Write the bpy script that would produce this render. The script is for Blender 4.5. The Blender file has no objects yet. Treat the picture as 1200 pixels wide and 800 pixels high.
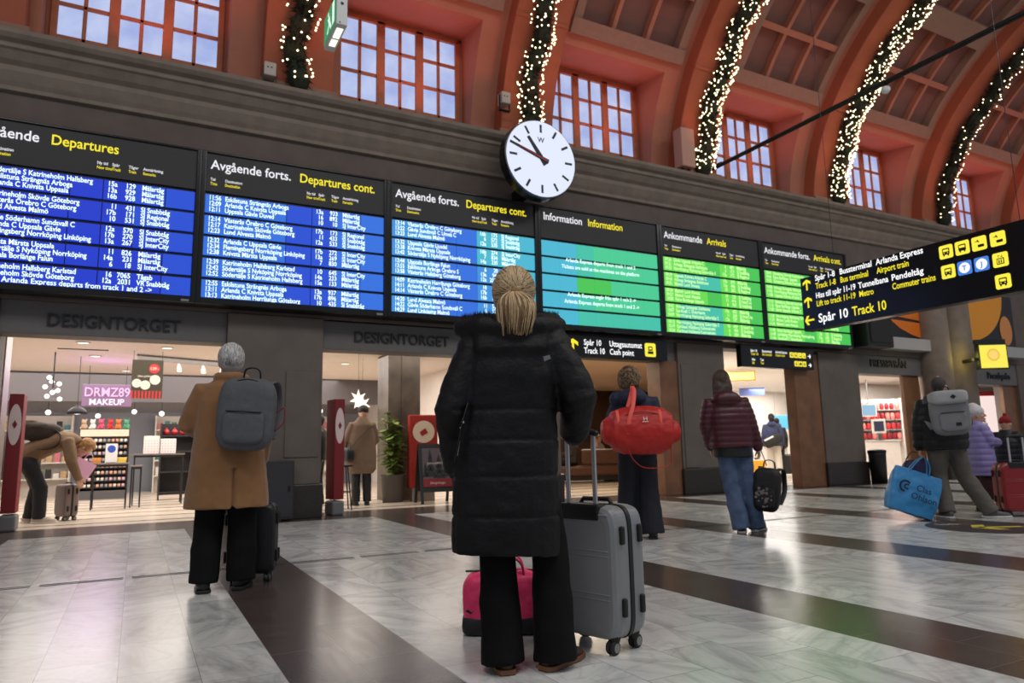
import bpy, bmesh, math, random
from mathutils import Vector, Matrix, Euler, noise
random.seed(7)
S = bpy.context.scene
COL = S.collection
PI = math.pi
# ------------------------------------------------------------------ camera, world, light, exposure
cam_d = bpy.data.cameras.new('camera'); cam = bpy.data.objects.new('camera', cam_d); COL.objects.link(cam)
cam_d.sensor_width = 36.0; cam_d.lens = 829.0/1200*36
RX, RY, RZ = (0.8850, 0.0523, 0.4625), (-0.4639, 0.1432, 0.8743), (-0.0205, -0.9883, 0.1510)
M = Matrix((( RX[0], -RX[1], -RX[2], 0.0), (RY[0], -RY[1], -RY[2], 0.0), (RZ[0], -RZ[1], -RZ[2], 0.95), (0, 0, 0, 1)))
cam.matrix_world = M
cam_d.dof.use_dof = True; cam_d.dof.focus_distance = 3.3; cam_d.dof.aperture_fstop = 4.0
cam_d.clip_end = 300
S.camera = cam
S.view_settings.view_transform = 'Standard'; S.view_settings.look = 'None'
S.view_settings.exposure = 0.0; S.view_settings.gamma = 1.0; S.view_settings.use_curve_mapping = False
w = bpy.data.worlds.new('world'); S.world = w; w.use_nodes = True
w.node_tree.nodes['Background'].inputs[0].default_value = (0.80, 0.86, 1.0, 1)
w.node_tree.nodes['Background'].inputs[1].default_value = 0.30

def area(name, loc, target, size, power, color=(1, 1, 1), sizey=None):
    l = bpy.data.lights.new(name, 'AREA'); l.energy = power; l.color = color; l.size = size
    if sizey: l.shape = 'RECTANGLE'; l.size_y = sizey
    o = bpy.data.objects.new(name, l); COL.objects.link(o); o.location = loc
    o.rotation_euler = (Vector(target)-Vector(loc)).to_track_quat('-Z', 'Y').to_euler()
    return o
def spot(name, loc, target, power, color, angle=120, blend=.8, r=.08):
    l = bpy.data.lights.new(name, 'SPOT'); l.energy = power; l.color = color; l.spot_size = math.radians(angle); l.spot_blend = blend
    l.shadow_soft_size = r
    o = bpy.data.objects.new(name, l); COL.objects.link(o); o.location = loc
    o.rotation_euler = (Vector(target)-Vector(loc)).to_track_quat('-Z', 'Y').to_euler()
    return o
# roof lanterns of the hall, high above the middle of the floor
for x in (-4, 4, 12, 20):
    area('hall_lantern', (x, -1.0, 11.5), (x, 0.5, 0), 4.5, 335, (1.0, .97, .93))
# coloured floods standing on the cornice in each bay and at each rib
for k in range(-1, 7):
    spot('bay_flood', (4.1+4.2*k, 10.75, 6.70), (4.1+4.2*k, 11.15, 9.0), 56, (1.0, .19, .12), 112)
    spot('rib_flood', (2.0+4.2*k, 9.9, 6.7), (2.0+4.2*k, 10.3, 9.0), 27, (1.0, .26, .13), 110)
    spot('vault_flood', (4.1+4.2*k, 9.6, 6.7), (4.1+4.2*k, 9.3, 10.5), 21, (1.0, .36, .28), 110)

# ------------------------------------------------------------------ materials
def lin(c):
    return tuple(((v/255.0)/12.92 if v/255.0 <= .04045 else ((v/255.0+.055)/1.055)**2.4) for v in c)
MATS = {}
def mat(name, rgb, rough=.6, metal=0., var=0., vs=8., bump=0., bs=40., emit=0., coat=0., sheen=0., rgb2=None, spec=.5, wave=None):
    if name in MATS: return MATS[name]
    m = bpy.data.materials.new(name); m.use_nodes = True; nt = m.node_tree; b = nt.nodes['Principled BSDF']
    c = (*lin(rgb), 1)
    b.inputs['Base Color'].default_value = c
    b.inputs['Roughness'].default_value = rough; b.inputs['Metallic'].default_value = metal
    b.inputs['Specular IOR Level'].default_value = spec
    if coat: b.inputs['Coat Weight'].default_value = coat; b.inputs['Coat Roughness'].default_value = .1
    if sheen: b.inputs['Sheen Weight'].default_value = sheen
    tc = nt.nodes.new('ShaderNodeTexCoord')
    if var or rgb2:
        n = nt.nodes.new('ShaderNodeTexNoise'); n.inputs['Scale'].default_value = vs; n.inputs['Detail'].default_value = 6
        nt.links.new(tc.outputs['Object'], n.inputs['Vector'])
        mx = nt.nodes.new('ShaderNodeMix'); mx.data_type = 'RGBA'
        if rgb2: ca, cb = c, (*lin(rgb2), 1)
        else: ca, cb = tuple(v*(1-var) for v in c[:3])+(1,), tuple(min(1, v*(1+var)) for v in c[:3])+(1,)
        mx.inputs['A'].default_value = ca; mx.inputs['B'].default_value = cb
        mr = nt.nodes.new('ShaderNodeMapRange'); mr.inputs[1].default_value = .3; mr.inputs[2].default_value = .7
        nt.links.new(n.outputs['Fac'], mr.inputs[0]); nt.links.new(mr.outputs[0], mx.inputs['Factor'])
        nt.links.new(mx.outputs['Result'], b.inputs['Base Color'])
    if bump:
        n2 = nt.nodes.new('ShaderNodeTexNoise'); n2.inputs['Scale'].default_value = bs; n2.inputs['Detail'].default_value = 4
        nt.links.new(tc.outputs['Object'], n2.inputs['Vector'])
        bp = nt.nodes.new('ShaderNodeBump'); bp.inputs['Strength'].default_value = bump; bp.inputs['Distance'].default_value = .02
        nt.links.new(n2.outputs['Fac'], bp.inputs['Height']); nt.links.new(bp.outputs['Normal'], b.inputs['Normal'])
    if emit:
        b.inputs['Emission Color'].default_value = c; b.inputs['Emission Strength'].default_value = emit
        b.inputs['Base Color'].default_value = (.02, .02, .02, 1)
    MATS[name] = m
    return m

# ------------------------------------------------------------------ mesh builder
class MB:
    def __init__(s): s.v, s.f, s.m = [], [], []
    def add(s, vs, fs, mi=0, T=None):
        o = len(s.v)
        s.v += [tuple(T @ Vector(p)) if T else tuple(p) for p in vs]
        s.f += [tuple(i+o for i in f) for f in fs]; s.m += [mi]*len(fs)
        return s
    def box(s, c, d, R=None, mi=0):
        x, y, z = (q/2 for q in d)
        P = [Vector(p) for p in ((-x,-y,-z),(x,-y,-z),(x,y,-z),(-x,y,-z),(-x,-y,z),(x,-y,z),(x,y,z),(-x,y,z))]
        if R: P = [R @ p for p in P]
        return s.add([p+Vector(c) for p in P], [(0,3,2,1),(4,5,6,7),(0,1,5,4),(1,2,6,5),(2,3,7,6),(3,0,4,7)], mi)
    def span(s, a, b, mi=0):
        return s.box([(p+q)/2 for p, q in zip(a, b)], [abs(q-p) for p, q in zip(a, b)], None, mi)
    def tube(s, pts, rad, n=12, ref=None, pw=2.0, cap=True, mi=0):
        pts = [Vector(p) for p in pts]; rad = [(r, r) if not isinstance(r, (tuple, list)) else tuple(r) for r in rad]
        tang = []
        for i in range(len(pts)):
            a = pts[max(0, i-1)]; b = pts[min(len(pts)-1, i+1)]
            t = (b-a); tang.append(t.normalized() if t.length > 1e-9 else Vector((0, 0, 1)))
        if cap == 'end':
            h1 = min(rad[-1])*.75
            P = pts+[pts[-1]+tang[-1]*h1*.72, pts[-1]+tang[-1]*h1]; Rr = rad+[tuple(.72*q for q in rad[-1]), tuple(.3*q for q in rad[-1])]; T = tang+[tang[-1]]*2
        elif cap:   # rounded ends
            h0 = min(rad[0])*.75; h1 = min(rad[-1])*.75
            P = [pts[0]-tang[0]*h0, pts[0]-tang[0]*h0*.72] + pts + [pts[-1]+tang[-1]*h1*.72, pts[-1]+tang[-1]*h1]
            Rr = [tuple(.3*q for q in rad[0]), tuple(.72*q for q in rad[0])] + rad + [tuple(.72*q for q in rad[-1]), tuple(.3*q for q in rad[-1])]
            T = [tang[0]]*2 + tang + [tang[-1]]*2
        else: P, Rr, T = pts, rad, tang
        side = Vector(ref) if ref else (Vector((1, 0, 0)) if abs(T[0].x) < .9 else Vector((0, 1, 0)))
        vs = []
        for p, r, t in zip(P, Rr, T):
            u = side-t*side.dot(t)
            if u.length < 1e-4: u = t.orthogonal()
            u.normalize(); side = u if not ref else side
            w_ = t.cross(u)
            for k in range(n):
                a = 2*PI*k/n; ca, sa = math.cos(a), math.sin(a)
                ca = math.copysign(abs(ca)**(2/pw), ca); sa = math.copysign(abs(sa)**(2/pw), sa)
                vs.append(p+u*(r[0]*ca)+w_*(r[1]*sa))
        fs = []
        for i in range(len(P)-1):
            for k in range(n):
                k2 = (k+1) % n
                fs.append((i*n+k, i*n+k2, (i+1)*n+k2, (i+1)*n+k))
        fs.append(tuple(range(n-1, -1, -1))); fs.append(tuple(range((len(P)-1)*n, len(P)*n)))
        return s.add(vs, fs, mi)
    def ball(s, c, r, n=12, R=None, mi=0, pw=2.0):
        if not isinstance(r, (tuple, list)): r = (r, r, r)
        h = max(6, n//2); vs = []
        f = lambda q: math.copysign(abs(q)**(2/pw), q)
        for i in range(1, h):
            th = PI*i/h
            for k in range(n):
                a = 2*PI*k/n
                vs.append(Vector((r[0]*f(math.sin(th))*f(math.cos(a)), r[1]*f(math.sin(th))*f(math.sin(a)), r[2]*f(math.cos(th)))))
        vs += [Vector((0, 0, r[2])), Vector((0, 0, -r[2]))]
        if R: vs = [R @ v for v in vs]
        vs = [v+Vector(c) for v in vs]; T = (h-1)*n; fs = []
        for i in range(h-2):
            for k in range(n):
                k2 = (k+1) % n; fs.append((i*n+k, (i+1)*n+k, (i+1)*n+k2, i*n+k2))
        for k in range(n):
            k2 = (k+1) % n; fs.append((T, k, k2)); fs.append((T+1, (h-2)*n+k2, (h-2)*n+k))
        return s.add(vs, fs, mi)
    def lathe(s, prof, c=(0, 0, 0), n=24, mi=0, R=None):
        vs = []
        for r, z in prof:
            for k in range(n):
                a = 2*PI*k/n; vs.append(Vector((r*math.cos(a), r*math.sin(a), z)))
        if R: vs = [R @ v for v in vs]
        vs = [v+Vector(c) for v in vs]; fs = []
        for i in range(len(prof)-1):
            for k in range(n):
                k2 = (k+1) % n; fs.append((i*n+k, i*n+k2, (i+1)*n+k2, (i+1)*n+k))
        fs.append(tuple(range(n-1, -1, -1))); fs.append(tuple(range((len(prof)-1)*n, len(prof)*n)))
        return s.add(vs, fs, mi)
    def prism(s, poly, d, T=None, mi=0):
        """2-D outline in x,y extruded from z=0 to z=d, then placed by T"""
        n = len(poly)
        vs = [(x, y, 0) for x, y in poly]+[(x, y, d) for x, y in poly]
        fs = [tuple(range(n-1, -1, -1)), tuple(range(n, 2*n))]+[(k, (k+1) % n, (k+1) % n+n, k+n) for k in range(n)]
        return s.add(vs, fs, mi, T)
    def build(s, name, mats, parent=None, smooth=False, bevel=0., remesh=0., relax=4, post=None, sub=0, loc=None, rotz=None):
        me = bpy.data.meshes.new(name); me.from_pydata([tuple(v) for v in s.v], [], s.f)
        if not isinstance(mats, (list, tuple)): mats = [mats]
        for m_ in mats: me.materials.append(m_)
        if len(mats) > 1: me.polygons.foreach_set('material_index', s.m)
        o = bpy.data.objects.new(name, me); COL.objects.link(o)
        bm = bmesh.new(); bm.from_mesh(me); bmesh.ops.recalc_face_normals(bm, faces=bm.faces[:]); bm.to_mesh(me); bm.free()
        if remesh:
            md = o.modifiers.new('r', 'REMESH'); md.mode = 'VOXEL'; md.voxel_size = remesh
            if relax: ms = o.modifiers.new('s', 'SMOOTH'); ms.iterations = relax; ms.factor = .5
        if sub:
            md = o.modifiers.new('u', 'SUBSURF'); md.levels = sub; md.render_levels = sub
        if remesh or sub:
            dg = bpy.context.evaluated_depsgraph_get()
            nm = bpy.data.meshes.new_from_object(o.evaluated_get(dg))
            o.modifiers.clear(); o.data = nm; bpy.data.meshes.remove(me); me = nm; me.name = name
            if not me.materials:
                for m_ in mats: me.materials.append(m_)
        if post:
            nr = [v.normal.copy() for v in me.vertices]
            for v, nn in zip(me.vertices, nr):
                d = post(v.co, nn)
                v.co = v.co+nn*d
        if bevel:
            md = o.modifiers.new('b', 'BEVEL'); md.width = bevel; md.segments = 2; md.limit_method = 'ANGLE'; md.angle_limit = .7
        if smooth or remesh:
            me.polygons.foreach_set('use_smooth', [True]*len(me.polygons))
        if parent: o.parent = parent
        if loc is not None: o.location = loc
        if rotz is not None: o.rotation_euler = (0, 0, rotz)
        me.update()
        return o
def tag(o, label=None, cat=None, group=None, kind=None):
    if label: o['label'] = label
    if cat: o['category'] = cat
    if group: o['group'] = group
    if kind: o['kind'] = kind
    return o
def empty(name, loc, rz=0., label=None, cat=None, group=None):
    o = bpy.data.objects.new(name, None); COL.objects.link(o); o.location = loc; o.rotation_euler = (0, 0, rz); o.empty_display_size = .1
    return tag(o, label, cat, group)
def struct(o): o['kind'] = 'structure'; return o
def copy_tree(o, parent=None):
    c = o.copy(); COL.objects.link(c)
    if parent: c.parent = parent
    for ch in list(o.children): copy_tree(ch, c)
    return c
def N(p, sc): return noise.noise(Vector(p)*sc)

# lettering: every line becomes mesh in the x,y plane, lines joined into ONE mesh
_fc = {}
def glyphs(s, size, xs=1., bold=0.):
    key = (s, bold)
    if key not in _fc:
        cu = bpy.data.curves.new('t', 'FONT'); cu.body = s; cu.size = 1.; cu.offset = bold; cu.resolution_u = 3
        o = bpy.data.objects.new('t', cu); COL.objects.link(o)
        dg = bpy.context.evaluated_depsgraph_get()
        me = bpy.data.meshes.new_from_object(o.evaluated_get(dg))
        vs = [tuple(v.co) for v in me.vertices]; fs = [tuple(p.vertices) for p in me.polygons]
        bpy.data.objects.remove(o); bpy.data.curves.remove(cu); bpy.data.meshes.remove(me)
        _fc[key] = (vs, fs)
    vs, fs = _fc[key]
    return [(v[0]*size*xs, v[1]*size, 0.) for v in vs], fs
def text(mb, s, x, y, size, xs=1., bold=.0, align='l', width=None, mi=0, z=0., depth=0.):
    vs, fs = glyphs(s, size, xs, bold)
    if not vs: return
    w0 = max(v[0] for v in vs)
    if width: k = width/w0; vs = [(v[0]*k, v[1], 0) for v in vs]; w0 = width
    dx = x-(w0 if align == 'r' else w0/2 if align == 'c' else 0)
    P = [(v[0]+dx, v[1]+y, z) for v in vs]
    if depth:
        n = len(P); ed = {}
        for f in fs:
            for a, b in zip(f, f[1:]+f[:1]): ed[(a, b)] = 1
        side = [(b, a, a+n, b+n) for (a, b) in ed if (b, a) not in ed]
        P2 = [(p[0], p[1], p[2]+depth) for p in P]
        mb.add(P+P2, fs+[tuple(i+n for i in f) for f in fs]+side, mi)
    else: mb.add(P, fs, mi)
class LT:
    """collects lettering; every line becomes a part of its own"""
    def __init__(s): s.l = []
    def new(s): m = MB(); s.l.append(m); return m
    def build(s, name, m, parent, T):
        for q in s.l:
            if q.v: setT(q.build(name, m, parent), T)
def arrow(mb, x, y, s, dirn, mi=0):
    """arrow in the x,y plane, centre x,y, size s"""
    a = {'up': 0, 'left': PI/2, 'right': -PI/2, 'down': PI}[dirn]
    c, si = math.cos(a), math.sin(a)
    T = Matrix(((c, -si, 0, x), (si, c, 0, y), (0, 0, 1, 0), (0, 0, 0, 1)))
    h = s/2; t = s*.085
    mb.add([(-t, -h, 0), (t, -h, 0), (t, h*.8, 0), (-t, h*.8, 0)], [(0, 1, 2, 3)], mi, T)
    for sg in (-1, 1):
        mb.add([(0, h, 0), (0, h-2.9*t, 0), (sg*.42*s, -.0*s, 0), (sg*.42*s, .1*s+1.9*t-.0, 0)], [(0, 1, 2, 3)], mi, T)
WALLT = Matrix(((1, 0, 0, 0), (0, 0, -1, 0), (0, 1, 0, 0), (0, 0, 0, 1)))   # x right, y up, facing -Y
def at(x, y, z): return Matrix.Translation((x, y, z))
def disc(mb, x, y, r, n=28, mi=0, z=0., ry=None, T=None):
    mb.add([(x+r*math.cos(2*PI*k/n), y+(ry or r)*math.sin(2*PI*k/n), z) for k in range(n)], [tuple(range(n))], mi, T)
def rect(mb, x0, y0, x1, y1, mi=0, z=0., T=None):
    mb.add([(x0, y0, z), (x1, y0, z), (x1, y1, z), (x0, y1, z)], [(0, 1, 2, 3)], mi, T)
def rrect(mb, x0, y0, x1, y1, r, mi=0, z=0.):
    P = []
    for cx, cy, a0 in ((x1-r, y1-r, 0), (x0+r, y1-r, 1), (x0+r, y0+r, 2), (x1-r, y0+r, 3)):
        for k in range(5): a = (a0+k/4)*PI/2; P.append((cx+r*math.cos(a), cy+r*math.sin(a), z))
    mb.add(P, [tuple(range(len(P)))], mi)
def setT(o, T): o.matrix_local = T; return o
# ------------------------------------------------------------------ floor
def floor_material():
    m = bpy.data.materials.new('station_floor'); m.use_nodes = True; nt = m.node_tree; b = nt.nodes['Principled BSDF']; L = nt.links.new
    geo = nt.nodes.new('ShaderNodeNewGeometry'); sp = nt.nodes.new('ShaderNodeSeparateXYZ'); L(geo.outputs['Position'], sp.inputs[0])
    def mth(op, a, b_=None, c=None):
        n = nt.nodes.new('ShaderNodeMath'); n.operation = op
        for i, v in enumerate((a, b_, c)):
            if v is None: continue
            if isinstance(v, (int, float)): n.inputs[i].default_value = v
            else: L(v, n.inputs[i])
        return n.outputs[0]
    def mix(f, a, c):
        n = nt.nodes.new('ShaderNodeMix'); n.data_type = 'RGBA'
        if isinstance(f, (int, float)): n.inputs['Factor'].default_value = f
        else: L(f, n.inputs['Factor'])
        for k, v in (('A', a), ('B', c)):
            if isinstance(v, tuple): n.inputs[k].default_value = (*v, 1)
            else: L(v, n.inputs[k])
        return n.outputs['Result']
    X, Y = sp.outputs[0], sp.outputs[1]
    P = 2.57
    u = mth('FRACT', mth('DIVIDE', mth('SUBTRACT', X, .62), P))
    hall = mth('LESS_THAN', Y, 10.6)
    shop = mth('GREATER_THAN', Y, 11.9)
    strip = mth('MULTIPLY', mth('LESS_THAN', u, .64/P), hall)
    band = mth('MULTIPLY', mth('SUBTRACT', 1., hall), mth('SUBTRACT', 1., shop))
    dark = mth('MAXIMUM', strip, band)
    # tiles 0.32 x 0.62, joints staggered by column
    tx = mth('DIVIDE', mth('SUBTRACT', X, .62), .3213)
    cx = mth('FLOOR', tx)
    ty = mth('ADD', mth('DIVIDE', Y, .62), mth('MULTIPLY', mth('MODULO', cx, 2.), .5))
    cy = mth('FLOOR', ty)
    cv = nt.nodes.new('ShaderNodeCombineXYZ'); L(cx, cv.inputs[0]); L(cy, cv.inputs[1])
    wn = nt.nodes.new('ShaderNodeTexWhiteNoise'); wn.noise_dimensions = '3D'; L(cv.outputs[0], wn.inputs['Vector'])
    off = nt.nodes.new('ShaderNodeVectorMath'); off.operation = 'SCALE'; L(wn.outputs['Color'], off.inputs[0]); off.inputs['Scale'].default_value = 30
    rot = nt.nodes.new('ShaderNodeVectorRotate'); rot.rotation_type = 'Z_AXIS'; L(geo.outputs['Position'], rot.inputs['Vector'])
    L(mth('MULTIPLY', wn.outputs['Value'], 6.28), rot.inputs['Angle'])
    ad = nt.nodes.new('ShaderNodeVectorMath'); L(rot.outputs[0], ad.inputs[0]); L(off.outputs[0], ad.inputs[1])
    mp = nt.nodes.new('ShaderNodeMapping'); mp.inputs['Scale'].default_value = (1.0, 4.8, 1.); L(ad.outputs[0], mp.inputs['Vector'])
    nz = nt.nodes.new('ShaderNodeTexNoise'); nz.inputs['Scale'].default_value = 1.7; nz.inputs['Detail'].default_value = 9; nz.inputs['Roughness'].default_value = .62
    nz.inputs['Distortion'].default_value = .5
    L(mp.outputs[0], nz.inputs['Vector'])
    cr = nt.nodes.new('ShaderNodeValToRGB'); e = cr.color_ramp
    e.elements[0].position = .25; e.elements[0].color = (*lin((158, 159, 157)), 1)
    e.elements[1].position = .72; e.elements[1].color = (*lin((220, 220, 214)), 1)
    q = e.elements.new(.43); q.color = (*lin((190, 191, 188)), 1)
    q = e.elements.new(.52); q.color = (*lin((206, 207, 203)), 1)
    L(nz.outputs['Fac'], cr.inputs[0])
    vein = nt.nodes.new('ShaderNodeTexNoise'); vein.inputs['Scale'].default_value = 2.2; vein.inputs['Detail'].default_value = 5; vein.inputs['Distortion'].default_value = .9
    L(ad.outputs[0], vein.inputs['Vector'])
    va = mth('ABSOLUTE', mth('SUBTRACT', vein.outputs['Fac'], .5))
    vm = nt.nodes.new('ShaderNodeMapRange'); vm.inputs[1].default_value = 0.; vm.inputs[2].default_value = .028; vm.inputs[3].default_value = .22; vm.inputs[4].default_value = 0.
    L(va, vm.inputs[0])
    marble = mix(vm.outputs[0], cr.outputs[0], lin((122, 122, 118)))
    val = mth('ADD', mth('MULTIPLY', wn.outputs['Value'], .26), .80)
    tint = nt.nodes.new('ShaderNodeVectorMath'); tint.operation = 'SCALE'; L(marble, tint.inputs[0]); L(val, tint.inputs['Scale'])
    n2 = nt.nodes.new('ShaderNodeTexNoise'); n2.inputs['Scale'].default_value = 9; n2.inputs['Detail'].default_value = 7; L(ad.outputs[0], n2.inputs['Vector'])
    brown = mix(n2.outputs['Fac'], lin((58, 49, 46)), lin((88, 76, 71)))
    shopc = mix(nz.outputs['Fac'], lin((196, 180, 160)), lin((226, 214, 196)))
    sl = mth('LESS_THAN', mth('FRACT', mth('DIVIDE', Y, .95)), .14)
    shopc = mix(sl, shopc, lin((104, 92, 82)))
    col = mix(shop, mix(dark, tint.outputs[0], brown), shopc)
    fx = mth('FRACT', tx); fy = mth('FRACT', ty)
    jx = mth('LESS_THAN', mth('MINIMUM', fx, mth('SUBTRACT', 1., fx)), .006)
    jy = mth('LESS_THAN', mth('MINIMUM', fy, mth('SUBTRACT', 1., fy)), .0035)
    j = mth('MULTIPLY', mth('MAXIMUM', jx, jy), mth('SUBTRACT', 1., shop))
    jc = mix(dark, lin((120, 120, 116)), lin((116, 104, 98)))
    col = mix(mth('MULTIPLY', j, .75), col, jc)
    L(col, b.inputs['Base Color'])
    rn = mth('ADD', mth('MULTIPLY', nz.outputs['Fac'], .12), .16)
    L(rn, b.inputs['Roughness']); b.inputs['Specular IOR Level'].default_value = .42
    return m
f = MB(); f.add([(-14, -5, 0), (34, -5, 0), (34, 30, 0), (-14, 30, 0)], [(0, 1, 2, 3)])
struct(f.build('floor', floor_material()))

STONE = mat('frieze_stone', (104, 92, 85), .75, var=.12, vs=3, bump=.1, bs=30)
STONE_L = mat('cornice_stone', (132, 118, 105), .7, var=.14, vs=4, bump=.15, bs=25)
PIER = mat('pier_stone', (102, 92, 84), .55, var=.12, vs=2.5, bump=.08)
BASE = mat('dark_granite', (48, 40, 37), .35, var=.25, vs=30)
FASCIA = mat('fascia_grey', (104, 100, 98), .6, var=.05)
WOOD = mat('brown_wood', (124, 84, 56), .42, var=.22, vs=3)
PLASTER = mat('vault_plaster', (178, 114, 90), .75, var=.07, vs=1.6)
PLASTER2 = mat('vault_rib_plaster', (172, 92, 64), .75, var=.08, vs=1.4)
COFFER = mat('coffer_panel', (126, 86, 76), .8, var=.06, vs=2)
BEAM = mat('vault_beam_grey', (150, 116, 98), .75, var=.06)
WINWOOD = mat('window_wood', (176, 104, 68), .55, var=.12, vs=6)
WHITE = mat('shop_white', (226, 218, 210), .6, var=.03)
CEIL = mat('shop_ceiling_paint', (218, 206, 196), .7, var=.03)
BLACK = mat('matt_black', (20, 20, 21), .5)
BLACKG = mat('gloss_black', (16, 16, 17), .22)
STEEL = mat('brushed_steel', (150, 150, 150), .35, metal=.9)
DARKST = mat('dark_steel', (40, 40, 42), .4, metal=.6)

# ------------------------------------------------------------------ front wall: piers, lintels, frieze, cornice
YF = 11.1
wf = MB()
wf.span((-14, YF, 3.05), (34, YF+.7, 6.0))
piers = [(-3.1, -1.68), (1.1, 2.5), (5.35, 6.8), (9.64, 10.9), (13.83, 15.2)]
for a, b_ in piers: wf.span((a, YF, .5), (b_, YF+.7, 3.05))
wf.span((22.2, YF, .5), (34, YF+.7, 3.05)); wf.span((-14, YF, .5), (-6, YF+.7, 3.05))
struct(wf.build('wall_front', STONE, bevel=.012))
ps = MB()   # polished stone facing of the piers
for a, b_ in piers: ps.span((a-.0, YF-.05, .5), (b_, YF-.002, 3.04))
ps.span((1.95, YF-.07, .9), (2.46, YF-.052, 2.2)); ps.span((9.7, YF-.07, .52), (10.05, YF-.052, 2.6))
struct(ps.build('trim_2', PIER, bevel=.01))
pb = MB()
for a, b_ in piers: pb.span((a-.03, YF-.09, 0), (b_+.03, YF+.7, .5))
pb.span((22.2, YF-.09, 0), (34, YF+.7, .5)); pb.span((-14, YF-.09, 0), (-6, YF+.7, .5))
struct(pb.build('baseboard_front', BASE, bevel=.015))
fa = MB()
for a, b_, z0, z1 in [(-1.68, 1.1, 2.6, 3.05), (2.5, 5.35, 2.58, 3.03), (6.8, 9.64, 2.66, 3.05), (10.9, 13.83, 3.0, 3.05), (15.2, 17.86, 2.6, 3.05), (19.7, 22.2, 2.45, 3.05), (-6, -3.1, 2.6, 3.05)]:
    fa.span((a, YF+.03, z0), (b_, YF+.45, z1))
struct(fa.build('trim_3', FASCIA, bevel=.01))
wp = MB()
wp.span((9.19, YF-.02, 0), (9.64, YF+.4, 2.66)); wp.span((12.95, YF-.08, 0), (13.38, YF+.2, 2.98)); wp.span((13.38, YF-.02, 0), (13.83, YF+.2, 2.98))
wp.span((17.1, YF+.1, 0), (17.75, YF+.2, 2.6)); wp.span((21.55, YF+.1, 0), (22.2, YF+.2, 2.5))
struct(wp.build('trim_4', WOOD, bevel=.01))
prof = [(11.2, 5.86), (11.03, 5.90), (11.03, 5.96), (10.99, 6.02), (10.93, 6.14), (10.93, 6.21), (10.86, 6.26), (10.78, 6.36), (10.74, 6.38), (10.74, 6.44), (10.66, 6.47), (10.61, 6.52), (10.61, 6.585), (11.8, 6.62), (11.8, 5.86)]
co = MB()
n = len(prof); vs = [(-14, y, z) for y, z in prof]+[(34, y, z) for y, z in prof]
co.add(vs, [(k, (k+1) % n, (k+1) % n+n, k+n) for k in range(n)]+[tuple(range(n)), tuple(range(2*n-1, n-1, -1))])
struct(co.build('trim_1', STONE_L, bevel=.006))

# ------------------------------------------------------------------ vault: ribs, webs with coffers, windows
def VP(th, off):
    if th < 0: return (.15+10.8+off, 6.54+th*6.2)
    y, z = .15+10.8*math.cos(th), 6.54+6.2*math.sin(th)
    ny, nz = math.cos(th)/10.8, math.sin(th)/6.2; l = math.hypot(ny, nz)
    return (y+off*ny/l, z+off*nz/l)
def curved_box(mb, x0, x1, t0, t1, o0, o1, n=10, mi=0):
    """block following the vault between angles t0..t1 and offsets o0 (room side)..o1"""
    vs = []
    for i in range(n+1):
        t = t0+(t1-t0)*i/n
        a, b_ = VP(t, o0), VP(t, o1)
        vs += [(x0, *a), (x1, *a), (x1, *b_), (x0, *b_)]
    fs = [(3, 2, 1, 0), (4*n, 4*n+1, 4*n+2, 4*n+3)]
    for i in range(n):
        for k in range(4): fs.append((4*i+k, 4*i+(k+1) % 4, 4*i+4+(k+1) % 4, 4*i+4+k))
    mb.add(vs, fs, mi)
TE = math.radians(80)
def th_of(z, off=0.3): # angle whose offset surface reaches z
    lo, hi = -.05, 1.4
    for _ in range(40):
        md = (lo+hi)/2
        if VP(md, off)[1] < z: lo = md
        else: hi = md
    return lo
RIBX = [2.0+4.2*k for k in range(-3, 8)]
for i, x in enumerate(RIBX):
    mb = MB(); curved_box(mb, x-.55, x+.55, 0.0, TE, 0, .7, 40)
    curved_box(mb, x-.56, x+.56, th_of(8.70, 0), th_of(8.77, 0), -.02, .1, 2)
    o = mb.build('trim_%d' % (i+10), PLASTER2, bevel=.02); struct(o)
    for p in o.data.polygons: p.use_smooth = False
    fb = MB(); fb.span((x-.62, 10.85, 6.585), (x+.62, 11.7, 6.78)); struct(fb.build('trim_%d' % (i+30), BEAM, bevel=.015))
tn = th_of(8.68); tb = th_of(9.1)
web = MB(); cof = MB(); beam = MB()
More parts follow.
